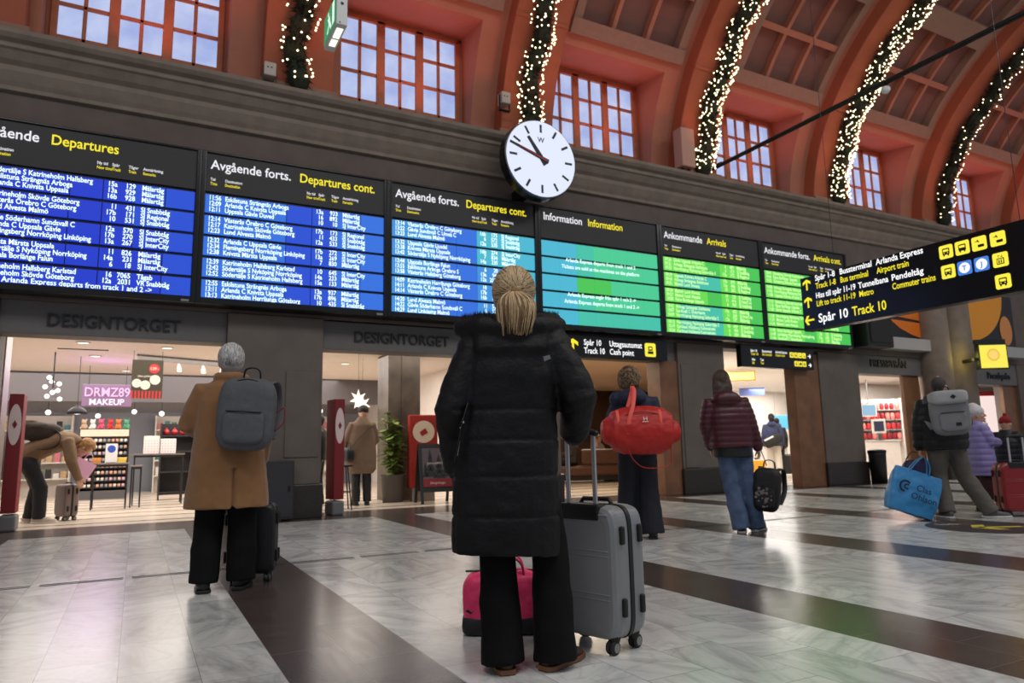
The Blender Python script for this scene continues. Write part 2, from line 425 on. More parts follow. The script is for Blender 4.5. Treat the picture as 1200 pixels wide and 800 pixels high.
for i in range(len(RIBX)-1):
    xb = (RIBX[i]+RIBX[i+1])/2; nx = xb-.17; h = 1.24
    curved_box(web, RIBX[i]+.5, nx-h-.12, -.02, tn, .3, .55, 8); curved_box(web, nx+h+.12, RIBX[i+1]-.5, -.02, tn, .3, .55, 8)
    # niche: jambs, soffit, head wall, end wall around the window
    out = [VP(-.02+(tn+.02)*k/8, .3) for k in range(9)]+[(11.75, 8.95), (11.75, 6.5)]
    for xa in (nx-h-.12, nx+h):
        q = len(out); web.add([(xa, *p) for p in out]+[(xa+.12, *p) for p in out], [tuple(range(q)), tuple(range(2*q-1, q-1, -1))]+[(k, (k+1) % q, (k+1) % q+q, k+q) for k in range(q)])
    yb, zb = VP(tn, .3)
    web.add([(nx-h, yb, zb), (nx+h, yb, zb), (nx+h, 11.72, 8.86), (nx-h, 11.72, 8.86), (nx-h, yb+.1, zb+.2), (nx+h, yb+.1, zb+.2), (nx+h, 11.72, 9.1), (nx-h, 11.72, 9.1)],
            [(0, 1, 2, 3), (7, 6, 5, 4), (0, 4, 5, 1), (1, 5, 6, 2), (2, 6, 7, 3), (3, 7, 4, 0)])
    web.span((nx-h, 11.62, 8.74), (nx+h, 11.8, 8.9))
    web.span((nx-h-.1, 11.62, 6.6), (nx-1.15, 11.8, 8.8)); web.span((nx+1.15, 11.62, 6.6), (nx+h+.1, 11.8, 8.8))
    # solid strips around the coffers
    curved_box(web, RIBX[i]+.5, RIBX[i+1]-.5, tn, tb, .3, .55, 4)
    curved_box(web, RIBX[i]+.5, xb-1.2, tb, TE, .3, .55, 24); curved_box(web, xb+1.2, RIBX[i+1]-.5, tb, TE, .3, .55, 24)
    curved_box(beam, xb-1.38, xb+1.38, th_of(8.86), tb, .2, .4, 2)
    curved_box(beam, xb-1.36, xb-1.185, tb, TE, .24, .5, 24); curved_box(beam, xb+1.185, xb+1.36, tb, TE, .24, .5, 24)
    t = tb; r = 0
    while t < TE-.1:
        t2 = t+.118
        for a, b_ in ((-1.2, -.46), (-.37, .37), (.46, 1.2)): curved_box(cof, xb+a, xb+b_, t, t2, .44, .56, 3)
        for a, b_ in ((-.46, -.37), (.37, .46)): curved_box(web, xb+a, xb+b_, t, t2, .29, .55, 3)
        g = .016 if r % 2 == 0 else .06
        curved_box(web if r % 2 == 0 else beam, xb-1.2, xb+1.2, t2, t2+g, .29 if r % 2 == 0 else .2, .55, 2)
        t = t2+g; r += 1
struct(web.build('ceiling', PLASTER)); 
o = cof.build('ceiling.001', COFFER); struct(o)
struct(beam.build('ceiling.002', BEAM))

def pane_mat():
    m = bpy.data.materials.new('dusk_window_glass'); m.use_nodes = True; nt = m.node_tree; b = nt.nodes['Principled BSDF']
    tc = nt.nodes.new('ShaderNodeTexCoord'); nz = nt.nodes.new('ShaderNodeTexNoise'); nz.inputs['Scale'].default_value = 1.6; nz.inputs['Detail'].default_value = 4
    nt.links.new(tc.outputs['Object'], nz.inputs['Vector'])
    cr = nt.nodes.new('ShaderNodeValToRGB'); cr.color_ramp.elements[0].position = .35; cr.color_ramp.elements[1].position = .68
    cr.color_ramp.elements[0].color = (*lin((158, 176, 228)), 1); cr.color_ramp.elements[1].color = (*lin((200, 210, 242)), 1)
    nt.links.new(nz.outputs['Fac'], cr.inputs[0]); nt.links.new(cr.outputs[0], b.inputs['Emission Color']); b.inputs['Emission Strength'].default_value = .95
    b.inputs['Base Color'].default_value = (.05, .06, .08, 1); b.inputs['Roughness'].default_value = .15
    return m
PANE = pane_mat()
for i in range(1, len(RIBX)-2):
    nx = (RIBX[i]+RIBX[i+1])/2-.17
    root = empty('window_%d' % i, (nx, 11.64, 6.6)); struct(root)
    fr = MB(); z1 = 2.14
    fr.span((-1.16, -.06, 0), (1.16, .05, .1)); fr.span((-1.16, -.06, z1-.06), (1.16, .05, z1+.02))
    for x, w_ in ((-1.14, .09), (-.37, .15), (.37, .15), (1.14, .09)): fr.span((x-w_/2, -.06, 0), (x+w_/2, .05, z1))
    for c in (-.755, 0, .755): fr.span((c-.028, -.035, 0), (c+.028, .035, z1))
    for k in range(1, 4): fr.span((-1.14, -.035, k*z1/4-.03), (1.14, .035, k*z1/4+.03))
    fr.build('window_frame', WINWOOD, root, bevel=.008)
    gp = MB(); gp.span((-1.14, .0, .02), (1.14, .012, z1)); gp.build('pane', PANE, root)

# ------------------------------------------------------------------ rooms behind the front
bw = MB(); bw.span((-14, 23, 0), (6.7, 23.2, 3.0)); struct(bw.build('wall_back', mat('shop_back_wall', (150, 146, 148), .6)))
cl = MB(); cl.span((-14, 11.75, 2.92), (6.7, 23.2, 3.05)); struct(cl.build('ceiling.003', CEIL))
dv = MB(); dv.span((6.55, 14.2, 0), (6.7, 23, 2.95)); struct(dv.build('wall_right', WHITE))
cl = MB(); cl.add([(6.7, 11.75, 2.92), (10.3, 11.75, 2.92), (19, 20.6, 2.92), (6.7, 20.6, 2.92)], [(3, 2, 1, 0)]); cl.add([(6.7, 11.75, 3.0), (10.3, 11.75, 3.0), (19, 20.6, 3.0), (6.7, 20.6, 3.0)], [(0, 1, 2, 3)])
struct(cl.build('ceiling.004', mat('lounge_ceiling', (222, 196, 168), .7)))
bw = MB(); bw.span((6.7, 20.4, 0), (19.2, 20.6, 3.0)); struct(bw.build('wall_back', mat('dark_walnut', (62, 44, 34), .45, var=.2, vs=2)))
def oblique(name, a, b_, z, m, t=.12):
    a, b_ = Vector((*a, 0)), Vector((*b_, 0)); d = b_-a; L_ = d.length
    mb = MB(); mb.span((0, -t/2, 0), (L_, t/2, z)); o = mb.build(name, m); o.location = a; o.rotation_euler = (0, 0, math.atan2(d.y, d.x)); struct(o)
oblique('wall_right', (10.32, 11.9), (19.1, 20.5), 2.98, mat('lounge_side', (150, 110, 76), .5, var=.1))
oblique('wall_left', (10.6, 11.9), (22.3, 23), 3.2, WHITE)
oblique('wall_right', (14.2, 12.0), (18.9, 15.4), 3.2, WHITE)
cl = MB(); cl.add([(10.5, 11.75, 3.15), (14.4, 11.75, 3.15), (20, 15.5, 3.15), (30, 15.5, 3.15), (30, 24, 3.15), (22, 24, 3.15)], [(5, 4, 3, 2, 1, 0)])
struct(cl.build('ceiling.005', WHITE))
bw = MB(); bw.span((19, 21.5, 0), (31, 21.7, 3.2)); struct(bw.build('wall_back', WHITE))
bw = MB(); bw.span((18.7, 15.2, 0), (30, 15.4, 3.0)); struct(bw.build('wall_back', WHITE))
cl = MB(); cl.prism([(14.2, 11.75), (30, 11.75), (30, 15.4), (18.8, 15.4)], .1, at(0, 0, 2.85)); struct(cl.build('ceiling.006', WHITE))
# light of those rooms
for x, y, p in ((-3.5, 14.4, 62), (-.3, 14.4, 80), (3.8, 14.4, 62), (-2, 18.5, 90), (2.5, 18.5, 90)):
    area('shop_light', (x, y, 2.88), (x, y, 0), 4.4, p*2.5, (1.0, .93, .86))
area('lounge_light', (8.6, 13.5, 2.85), (8.6, 13.5, 0), 1.4, 110, (1.0, .82, .62))
area('lounge_light', (12, 18.2, 2.85), (12, 18.2, 0), 2., 60, (1.0, .82, .62))
for x, y in ((14, 14.2), (18.5, 17.5), (22.5, 19.5)):
    area('passage_light', (x, y, 3.1), (x, y, 0), 2.6, 165, (1.0, .97, .92))
for x, y in ((16.8, 13.2), (20.6, 13.2)):
    area('kiosk_light', (x, y, 2.8), (x, y, 0), 1.6, 150, (1.0, .95, .90))
# ------------------------------------------------------------------ departure and arrival boards
T_WHITE = mat('sign_white', (250, 250, 252), emit=1.25)
T_YELLOW = mat('sign_yellow', (250, 232, 40), emit=1.05)
T_HEADW = mat('heading_white', (240, 240, 245), emit=1.0)
T_ROW = mat('row_text_glow', (226, 250, 246), emit=1.45)
T_ROWG = mat('row_text_glow_green', (214, 255, 176), emit=1.15)
HEADP = mat('board_header_black', (40, 40, 42), .5)
def dmat(n, c, e=.95): return mat(n, c, emit=e)
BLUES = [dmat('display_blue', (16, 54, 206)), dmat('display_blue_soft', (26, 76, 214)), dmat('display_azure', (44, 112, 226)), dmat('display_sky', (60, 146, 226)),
         dmat('display_cyan', (72, 186, 214)), dmat('display_teal', (64, 196, 170)), dmat('display_seagreen', (70, 206, 150)), dmat('display_green', (70, 200, 84)), dmat('display_lime', (104, 224, 80))]  # blue-to-green LCD shift at oblique view is put into the panel colours
def board(k, title, title2, label, rows, tone, textmat, head=True, center=()):
    x0 = .69+2.81*(k-1); W = 2.68; z0, z1 = 3.15, 5.34; y = 10.74
    root = empty('departure_board' if k < 3 else 'arrivals_board' if k > 3 else 'information_board', (x0, y, z0), 0, label, 'board', 'train boards above the shopfronts')
    H = z1-z0
    hb = MB(); hb.span((-.065, .03, -.06), (W+.065, .32, H+.03)); hb.span((-.065, -.03, -.06), (-.0, .03, H+.03)); hb.span((W, -.03, -.06), (W+.065, .03, H+.03))
    hb.span((0, -.03, -.06), (W, .03, .03)); hb.span((0, -.03, H), (W, .03, H+.03))
    hb.build('housing', BLACKG, root, bevel=.01)
    hp = MB(); hp.span((.0, -.004, H*.735), (W, .03, H)); hp.build('header_panel', HEADP, root)
    if title:
        tw = MB(); text(tw, title, .06, H-.235, .2, .9, .012)
        o = tw.build('heading_text', T_HEADW, root); setT(o, at(0, -.012, 0) @ WALLT)
        wv = max(v[0] for v in tw.v)
        ty = MB(); text(ty, title2, wv+.13, H-.235, .2, .86, .012)
        setT(ty.build('heading_text', T_YELLOW, root), at(0, -.012, 0) @ WALLT)
    if head:
        t1 = LT(); t2 = LT()
        for a, (p, q) in zip((.06, .26, 1.44, 1.62, 1.82, 2.0), (('Tid', 'Time'), ('Destination', 'Destination'), ('Ny tid', 'New time'), ('Sp\u00e5r', 'Track'), ('T\u00e5gnr', 'Train'), ('Anm\u00e4rkning', 'Remarks'))):
            text(t1.new(), p, a, H-.415, .06, .85, .012); text(t2.new(), q, a, H-.48, .06, .75, .012)
        t1.build('column_heading', T_HEADW, root, at(0, -.012, 0) @ WALLT)
        t2.build('column_heading', T_YELLOW, root, at(0, -.012, 0) @ WALLT)
    hs = H*.735-.02; g = hs/5
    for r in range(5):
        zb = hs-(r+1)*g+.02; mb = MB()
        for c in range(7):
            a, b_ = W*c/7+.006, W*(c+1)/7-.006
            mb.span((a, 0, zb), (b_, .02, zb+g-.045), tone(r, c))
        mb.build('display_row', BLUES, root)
    tx = LT()
    for i, row in enumerate(rows):
        r = i//3; zz = hs-r*g-.104-(i % 3)*.087; s = .1
        if len(row) == 1:
            text(tx.new(), row[0], W/2, zz, s, .9, .012, 'c'); continue
        tm, de, tr, nr, rm = row
        if tm: text(tx.new(), tm, .05, zz, s, .76, .016)
        text(tx.new(), de, .27, zz, s, .80, .016)
        text(tx.new(), tr, 1.70, zz, s, .82, .016, 'r'); text(tx.new(), nr, 1.92, zz, s, .82, .016, 'r'); text(tx.new(), rm, 2.0, zz, s, .80, .016)
    for zz, st in center: text(tx.new(), st, W*.49, zz, .1, .9, .012, 'c')
    tx.build('display_text', textmat, root, at(0, -.012, 0) @ WALLT)
    lb = MB(); lb.span((W-.12, -.035, -.05), (W-.02, -.028, -.02)); lb.build('maker_plate', STEEL, root)
    return root
b1 = [('11:09','S\u00f6dert\u00e4lje S Katrineholm Hallsberg','15a','129','M\u00e4lart\u00e5g'),('11:12','Eskilstuna Str\u00e4ngn\u00e4s Arboga','13a','929','M\u00e4lart\u00e5g'),('11:14','Arlanda C Knivsta Uppsala','16b','928','M\u00e4lart\u00e5g'),
('11:16','Katrineholm Sk\u00f6vde G\u00f6teborg','11','431','SJ Snabbt\u00e5g'),('11:18','V\u00e4ster\u00e5s \u00d6rebro C G\u00f6teborg','17b','171','SJ Regional'),('11:21','Lund Alvesta Malm\u00f6','10','531','SJ Snabbt\u00e5g'),
('11:23','G\u00e4vle S\u00f6derhamn Sundsvall C','12a','570','SJ Snabbt\u00e5g'),('11:26','Arlanda C Uppsala G\u00e4vle','17b','270','SJ InterCity'),('11:30','Flemingsberg Norrk\u00f6ping Link\u00f6ping','13a','267','SJ InterCity'),
('11:33','Knivsta M\u00e4rsta Uppsala','11','826','M\u00e4lart\u00e5g'),('11:39','S\u00f6dert\u00e4lje S Nyk\u00f6ping Norrk\u00f6ping','14a','231','M\u00e4lart\u00e5g'),('11:43','Uppsala Borl\u00e4nge Falun','6','18','SJ InterCity'),
('11:46','Katrineholm Hallsberg Karlstad','16','7065','T\u00e5gab'),('11:52','Katrineholm Sk\u00f6vde G\u00f6teborg','12a','2031','VR Snabbt\u00e5g'),('Arlanda Express departs from track 1 and 2 ->',)]
b2 = [('11:56','Eskilstuna Str\u00e4ngn\u00e4s Arboga','13a','933','M\u00e4lart\u00e5g'),('12:09','Arlanda C Knivsta Uppsala','16','892','M\u00e4lart\u00e5g'),('12:11','Uppsala G\u00e4vle Duved','10','10','SJ InterCity'),
('12:14','V\u00e4ster\u00e5s \u00d6rebro C G\u00f6teborg','17b','173','SJ Regional'),('12:17','Katrineholm Sk\u00f6vde G\u00f6teborg','11','433','SJ Snabbt\u00e5g'),('12:23','Lund Alvesta Malm\u00f6','12a','533','SJ Snabbt\u00e5g'),
('12:32','Arlanda C Uppsala G\u00e4vle','17b','272','SJ InterCity'),('12:34','Flemingsberg Norrk\u00f6ping Link\u00f6ping','13a','269','SJ InterCity'),('12:38','Knivsta M\u00e4rsta Uppsala','7','830','M\u00e4lart\u00e5g'),
('12:39','Katrineholm Hallsberg Karlstad','10','645','SJ InterCity'),('12:42','S\u00f6dert\u00e4lje S Nyk\u00f6ping Norrk\u00f6ping','14a','233','M\u00e4lart\u00e5g'),('12:52','S\u00f6dert\u00e4lje S Katrineholm Hallsberg','15a','133','M\u00e4lart\u00e5g'),
('12:55','Eskilstuna Str\u00e4ngn\u00e4s Arboga','13a','937','M\u00e4lart\u00e5g'),('13:11','Arlanda C Knivsta Uppsala','17b','896','M\u00e4lart\u00e5g'),('13:13','Katrineholm Herrljunga G\u00f6teborg','10','435','SJ Snabbt\u00e5g')]
b3 = [('13:14','V\u00e4ster\u00e5s \u00d6rebro C G\u00f6teborg','16b','175','SJ Regional'),('13:22','G\u00e4vle Sundsvall C Ume\u00e5 C','6','572','SJ Snabbt\u00e5g'),('13:23','Lund Alvesta Malm\u00f6','12a','535','SJ Snabbt\u00e5g'),
('13:32','Uppsala G\u00e4vle Ljusdal','16b','274','SJ InterCity'),('13:38','Knivsta M\u00e4rsta Uppsala','7','834','M\u00e4lart\u00e5g'),('13:42','S\u00f6dert\u00e4lje S Nyk\u00f6ping Norrk\u00f6ping','14a','235','M\u00e4lart\u00e5g'),
('13:44','Uppsala Borl\u00e4nge Falun','6','20','SJ InterCity'),('13:55','Eskilstuna Arboga \u00d6rebro S','13a','941','M\u00e4lart\u00e5g'),('13:58','V\u00e4ster\u00e5s Hallsberg G\u00f6teborg','12a','2035','VR Snabbt\u00e5g'),
('14:09','Katrineholm Herrljunga G\u00f6teborg','10','437','SJ Snabbt\u00e5g'),('14:11','Arlanda C Knivsta Uppsala','17b','898','M\u00e4lart\u00e5g'),('14:14','V\u00e4ster\u00e5s \u00d6rebro C G\u00f6teborg','16b','177','SJ Regional'),
('14:20','Lund Alvesta Malm\u00f6','11','537','SJ Snabbt\u00e5g'),('14:22','G\u00e4vle S\u00f6derhamn Sundsvall C','6','574','SJ Snabbt\u00e5g'),('14:29','Lund Link\u00f6ping Malm\u00f6','10','539','SJ Snabbt\u00e5g')]
random.seed(5)
fro = ['G\u00f6teborg Sk\u00f6vde Katrineholm','Uppsala Knivsta Arlanda C','Malm\u00f6 Lund Alvesta','Arboga Str\u00e4ngn\u00e4s Eskilstuna','G\u00e4vle Uppsala Arlanda C','Norrk\u00f6ping Nyk\u00f6ping S\u00f6dert\u00e4lje S','Sundsvall C S\u00f6derhamn','Karlstad Hallsberg Katrineholm','Falun Borl\u00e4nge Uppsala','Link\u00f6ping Norrk\u00f6ping Flemingsberg']
def arr(t):
    out = []
    for i in range(15):
        t += random.randint(2, 7)
        out.append(('%02d:%02d' % (t//60, t % 60), random.choice(fro), random.choice(['10', '11', '12a', '13a', '17b', '6']), str(random.randint(120, 940)), random.choice(['M\u00e4lart\u00e5g', 'SJ Snabbt\u00e5g', 'SJ InterCity', 'SJ Regional'])))
    return out
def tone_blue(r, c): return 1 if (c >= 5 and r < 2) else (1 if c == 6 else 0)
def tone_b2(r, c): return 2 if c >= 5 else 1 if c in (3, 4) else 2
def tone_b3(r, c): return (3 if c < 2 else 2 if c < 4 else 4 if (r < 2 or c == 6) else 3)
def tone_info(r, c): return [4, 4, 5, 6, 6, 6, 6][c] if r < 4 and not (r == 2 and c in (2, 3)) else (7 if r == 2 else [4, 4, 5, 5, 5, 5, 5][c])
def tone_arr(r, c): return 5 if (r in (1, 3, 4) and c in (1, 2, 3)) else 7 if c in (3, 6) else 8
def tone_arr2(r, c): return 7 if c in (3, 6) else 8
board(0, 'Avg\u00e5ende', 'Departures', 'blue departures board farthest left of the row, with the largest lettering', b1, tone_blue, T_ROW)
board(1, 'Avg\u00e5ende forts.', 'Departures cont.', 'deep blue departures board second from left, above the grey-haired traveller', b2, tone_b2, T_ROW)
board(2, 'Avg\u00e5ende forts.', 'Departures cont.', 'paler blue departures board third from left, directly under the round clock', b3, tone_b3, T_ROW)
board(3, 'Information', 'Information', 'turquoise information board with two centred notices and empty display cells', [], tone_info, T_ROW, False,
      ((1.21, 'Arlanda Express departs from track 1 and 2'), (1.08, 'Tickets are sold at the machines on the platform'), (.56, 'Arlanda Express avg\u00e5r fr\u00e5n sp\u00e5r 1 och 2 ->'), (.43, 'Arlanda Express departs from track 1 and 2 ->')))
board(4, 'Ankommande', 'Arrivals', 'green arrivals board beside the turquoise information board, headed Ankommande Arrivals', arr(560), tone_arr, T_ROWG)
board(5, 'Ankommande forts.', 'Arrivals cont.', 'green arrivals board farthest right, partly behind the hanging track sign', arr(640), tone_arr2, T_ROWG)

# ------------------------------------------------------------------ clock on the cornice
ck = empty('station_clock', (6.0, 10.12, 5.96), 0, 'large round white clock with black case mounted on the cornice', 'clock')
mb = MB(); RC = Matrix.Rotation(PI/2, 3, 'X')
mb.lathe([(.66, -.0), (.71, 0), (.72, -.03), (.72, -.20), (.68, -.24), (.66, -.24)], (0, 0, 0), 48, 0, RC)
mb.build('case', BLACKG, ck, smooth=False, bevel=.004)
mb = MB(); disc(mb, 0, 0, .69, 64); setT(mb.build('dial', mat('clock_dial_glow', (226, 234, 255), emit=1.0), ck), at(0, -.012, 0) @ WALLT)
mb = MB()
for k in range(12):
    a = k*PI/6; c, s_ = math.sin(a), math.cos(a); tx, ty = math.cos(a), -math.sin(a); r0, r1, h = .48, .63, .022
    mb.add([(c*r0-tx*h, s_*r0-ty*h, 0), (c*r0+tx*h, s_*r0+ty*h, 0), (c*r1+tx*h, s_*r1+ty*h, 0), (c*r1-tx*h, s_*r1-ty*h, 0)], [(0, 1, 2, 3)])
text(mb, 'W', 0, .30, .13, 1, .02, 'c')
setT(mb.build('hour_marks', BLACK, ck), at(0, -.018, 0) @ WALLT)
def hand(name, deg, l, back, w0, w1, m, d):
    a = math.radians(deg); u = Vector((math.sin(a), math.cos(a))); v = Vector((u.y, -u.x)); mb = MB()
    P = [-u*back-v*w0, -u*back+v*w0, u*l+v*w1, u*l-v*w1]
    mb.prism([tuple(p) for p in P], .006); setT(mb.build(name, m, ck), at(0, d, 0) @ WALLT)
hand('hour_hand', 324, .45, .13, .05, .03, BLACK, -.028); hand('minute_hand', 288, .66, .14, .04, .022, BLACK, -.036)
hand('second_hand', 289.5, .46, .12, .01, .01, mat('clock_red', (196, 40, 30), .4), -.044)
mb = MB(); mb.span((-.08, .22, -.5), (.08, .98, -.3)); mb.span((-.06, .22, -.3), (.06, .3, .22)); mb.build('bracket', DARKST, ck, bevel=.01)

# ------------------------------------------------------------------ garlands of fir and fairy lights along the ribs
FIR = mat('fir_green', (24, 32, 20), .8, rgb2=(40, 44, 24), vs=30)
BULB = mat('fairy_bulb', (255, 236, 190), emit=3.6)
bulb_me = None
def garland(x, label, dens, t0=.03, t1=TE*.8, lean=0.):
    global bulb_me
    root = empty('garland', (x, VP(t0, -.25)[0], VP(t0, -.25)[1]), 0, label, 'garland', 'lit garlands hanging on the vault ribs')
    ox, oy, oz = root.location
    mb = MB(); rnd = random.Random(int(x*10)); npt = 90; spine = []
    for i in range(npt+1):
        t = t0+(t1-t0)*i/npt; y, z = VP(t, -.2)
        spine.append(Vector((.05*math.sin(i*.35+x), y-oy, z-oz)))
    mb.tube(spine, [.13+.03*math.sin(i*1.1)+(.02 if i < 8 else 0) for i in range(npt+1)], 8)
    for i in range(npt*26):    # needles: small sprigs all around the core
        k = rnd.random()*npt; a = int(min(k, npt-1)); p = spine[a].lerp(spine[a+1], k-a); t = (spine[a+1]-spine[a]).normalized()
        u = Vector((1, 0, 0)); v = t.cross(u); an = rnd.random()*2*PI; d = (u*math.cos(an)+v*math.sin(an))
        r0 = .10; r1 = .17+.09*rnd.random(); q = p+d*r0; e = p+d*r1+t*rnd.uniform(-.08, .08); s_ = t.cross(d)*.014; s2 = t*.014
        mb.add([q-s_, q+s_, e], [(0, 1, 2)]); mb.add([q-s2, q+s2, e], [(0, 1, 2)])
    mb.build('foliage', FIR, root)
    if bulb_me is None:
        q = MB(); q.ball((0, 0, 0), .016, 6); o = q.build('bulb', BULB); bulb_me = o.data; bpy.data.objects.remove(o)
    rest = MB(); tot = int(dens)
    for i in range(tot):
        k = (i+rnd.random())/tot; k = k*npt; a = int(min(k, npt-1)); p = spine[a].lerp(spine[a+1], k-a); t = (spine[a+1]-spine[a]).normalized()
        u = Vector((1, 0, 0)); v = t.cross(u)
        if v.y > 0: v = -v
        an = rnd.uniform(-.25, PI+.25); d = u*math.cos(an)+v*math.sin(an); q = p+d*(.215+.05*rnd.random())
        if i < 100:
            b = bpy.data.objects.new('bulb', bulb_me); COL.objects.link(b); b.parent = root; b.location = q
        else: rest.ball(q, .016, 6)
    if rest.v: o = rest.build('fairy_lights', BULB, root); o['kind'] = 'stuff'
    wr = MB(); wr.tube([p+Vector((.12, -.08, 0)) for p in spine[::4]], [.006]*len(spine[::4]), 5); wr.build('cable', BLACK, root)
garland(1.93, 'fir garland with sparse bulbs on the rib just left of the hanging exit sign', 200)
garland(6.12, 'fir garland rising directly above the round station clock', 430)
garland(10.42, 'densely lit fir garland on the rib where the black tie rod meets the wall', 620)
garland(14.66, 'densely lit fir garland crossed by the middle of the black tie rod', 760)
garland(18.85, 'mostly dark fir garland with few bulbs, above the big hanging direction sign', 170)
# boxes, lamps and the tie rod on the cornice
def flood(x, y, z, label, m=None, lit=None):
    r = empty('spotlight', (x, y, z), 0, label, 'lamp')
    mb = MB(); mb.span((-.09, -.07, .12), (.09, .12, .34)); mb.build('lamp_housing', m or mat('lamp_beige', (188, 176, 164), .5), r, bevel=.015)
    mb = MB(); mb.span((-.105, -.01, 0), (-.095, .03, .3)); mb.span((.095, -.01, 0), (.105, .03, .3)); mb.span((-.105, -.03, 0), (.105, .05, .015)); mb.build('bracket', DARKST, r)
    mb = MB(); mb.ball((-.035, -.072, .25), .012, 8); mb.ball((.02, -.072, .25), .012, 8); mb.build('knob', BLACK, r)
flood(1.52, 10.72, 6.60, 'small white spotlight at the foot of the leftmost garland')
flood(5.62, 10.72, 7.05, 'small boxy spotlight on a stand left of the garland above the clock')
sb = MB(); sb.span((-.18, -.12, .1), (.18, .14, .95)); r = empty('loudspeaker', (9.86, 10.72, 6.58), 0, 'slim pale loudspeaker box on the cornice left of the third garland', 'loudspeaker'); sb.build('speaker_case', mat('speaker_pink', (190, 140, 122), .5), r, bevel=.02)
sb = MB(); sb.span((-.1, -.02, 0), (-.07, .02, .12)); sb.span((.07, -.02, 0), (.1, .02, .12)); sb.build('stand', DARKST, r)
tr = empty('tie_rod', (10.82, 10.9, 6.93), 0, 'long black tie rod slanting across the vault from the cornice', 'rod')
mb = MB(); mb.tube([(0, 0, 0), (0, -9.5, 0)], [.032, .032], 10); mb.build('rod', BLACK, tr, smooth=True)
mb = MB(); mb.tube([(0.0, .1, 0), (0, -.25, 0)], [.06, .05], 10); mb.build('anchor', DARKST, tr, smooth=True)
mb = MB(); mb.tube([(0, 0, -.05), (0, -9.5, -.05)], [.012, .012], 6); mb.build('cable', BLACK, tr)
dm = empty('dome_camera', (10.82, 6.86, 6.86), 0, 'small white dome camera hanging under the black tie rod', 'camera')
mb = MB(); mb.ball((0, 0, -.07), (.075, .075, .07), 14); mb.build('dome', mat('dome_white', (226, 226, 226), .25), dm, smooth=True)
mb = MB(); mb.tube([(0, 0, .0), (0, 0, -.03)], [.05, .06], 12); mb.build('mount', DARKST, dm)

# ------------------------------------------------------------------ signs
def icon(mb, x, y, s, kind, back, fore):
    """rounded pictogram: back plate in one material, symbol in another"""
    rrect(mb, x-s/2, y-s/2, x+s/2, y+s/2, s*.14, back, 0.)
    z = .003
    if kind in ('bus', 'train', 'buslike', 'taxi'):
        wv = .26*s if kind != 'taxi' else .34*s
        rrect(mb, x-wv, y-.22*s, x+wv, y+.26*s if kind != 'taxi' else y+.05*s, .07*s, fore, z)
        rect(mb, x-wv*.75, y+.0*s, x+wv*.75, y+.17*s if kind != 'taxi' else y+.0*s, back, z*2)
        for sx in (-1, 1): rect(mb, x+sx*.6*wv-.05*s, y-.32*s, x+sx*.6*wv+.05*s, y-.2*s, fore, z)
        if kind == 'train':
            for sx in (-1, 1): disc(mb, x+sx*.13*s, y-.1*s, .04*s, 8, back, z*2)
        if kind == 'taxi': mb.add([(x-.22*s, y+.05*s, z), (x+.22*s, y+.05*s, z), (x+.14*s, y+.24*s, z), (x-.14*s, y+.24*s, z)], [(0, 1, 2, 3)], fore)
    elif kind == 'plane':
        rrect(mb, x-.1*s, y-.28*s, x+.32*s, y-.08*s, .05*s, fore, z)
        mb.add([(x-.34*s, y+.16*s, z), (x-.05*s, y+.12*s, z), (x+.04*s, y+.02*s, z), (x-.02*s, y+.2*s, z), (x-.1*s, y+.32*s, z), (x-.12*s, y+.2*s, z)], [(0, 1, 2, 3, 4, 5)], fore)
    elif kind == 'lift':
        rrect(mb, x-.24*s, y-.32*s, x+.24*s, y+.12*s, .04*s, fore, z); rrect(mb, x-.18*s, y-.26*s, x+.18*s, y+.06*s, .03*s, back, z*2)
        for sx in (-1, 1): disc(mb, x+sx*.07*s, y-.02*s, .045*s, 8, fore, z*3); rect(mb, x+sx*.07*s-.04*s, y-.24*s, x+sx*.07*s+.04*s, y-.07*s, fore, z*3)
        arrow(mb, x-.1*s, y+.25*s, .2*s, 'up', fore); arrow(mb, x+.1*s, y+.25*s, .2*s, 'down', fore)
    elif kind == 'cash':
        rrect(mb, x-.2*s, y-.06*s, x+.2*s, y+.26*s, .05*s, fore, z); rect(mb, x-.12*s, y+.04*s, x+.12*s, y+.18*s, back, z*2); rrect(mb, x-.26*s, y-.3*s, x+.26*s, y-.1*s, .04*s, fore, z)
    elif kind in 'TJ':
        disc(mb, x, y, .36*s, 24, 2, z); text(mb, kind, x, y-.2*s, .56*s, 1, .02, 'c', mi=3, z=z*2)
I_Y = mat('pictogram_yellow', (252, 236, 66), emit=1.05); I_K = mat('pictogram_black', (24, 24, 10), .6); I_B = mat('pictogram_blue', (70, 130, 230), emit=.95); I_W = mat('pictogram_white', (250, 252, 255), emit=1.1)
# big sign hanging across the hall on the right
SX = 8.0; FACE = Matrix(((0, 0, -1, 0), (-1, 0, 0, 0), (0, 1, 0, 0), (0, 0, 0, 1)))
sg = empty('hanging_direction_sign', (SX, 6.58, 2.46), 0, 'long black hanging sign with three rows of arrows and nine pictograms', 'sign')
SL = 3.3; SH = .74
mb = MB(); mb.span((0, -SL, 0), (.16, 0, SH)); mb.build('sign_box', BLACKG, sg, bevel=.012)
a = LT(); b_ = LT()
for x, y, s1, s2, wd in ((.25, .60, 'Sp\u00e5r 1-8', 'Track 1-8', .31), (.63, .60, 'Bussterminal', 'Bus terminal', .46), (1.15, .60, 'Arlanda Express', 'Airport train', .60),
                     (.24, .36, 'Hiss till sp\u00e5r 11-19', 'Lift to track 11-19', .60), (.88, .36, 'Tunnelbana', 'Metro', .41), (1.33, .36, 'Pendelt\u00e5g', 'Commuter trains', .40)):
    text(a.new(), s1, x, y+.055, .108, .8, .014, width=wd); text(b_.new(), s2, x, y-.055, .108, .74 if s2 != 'Commuter trains' else .70, .014)
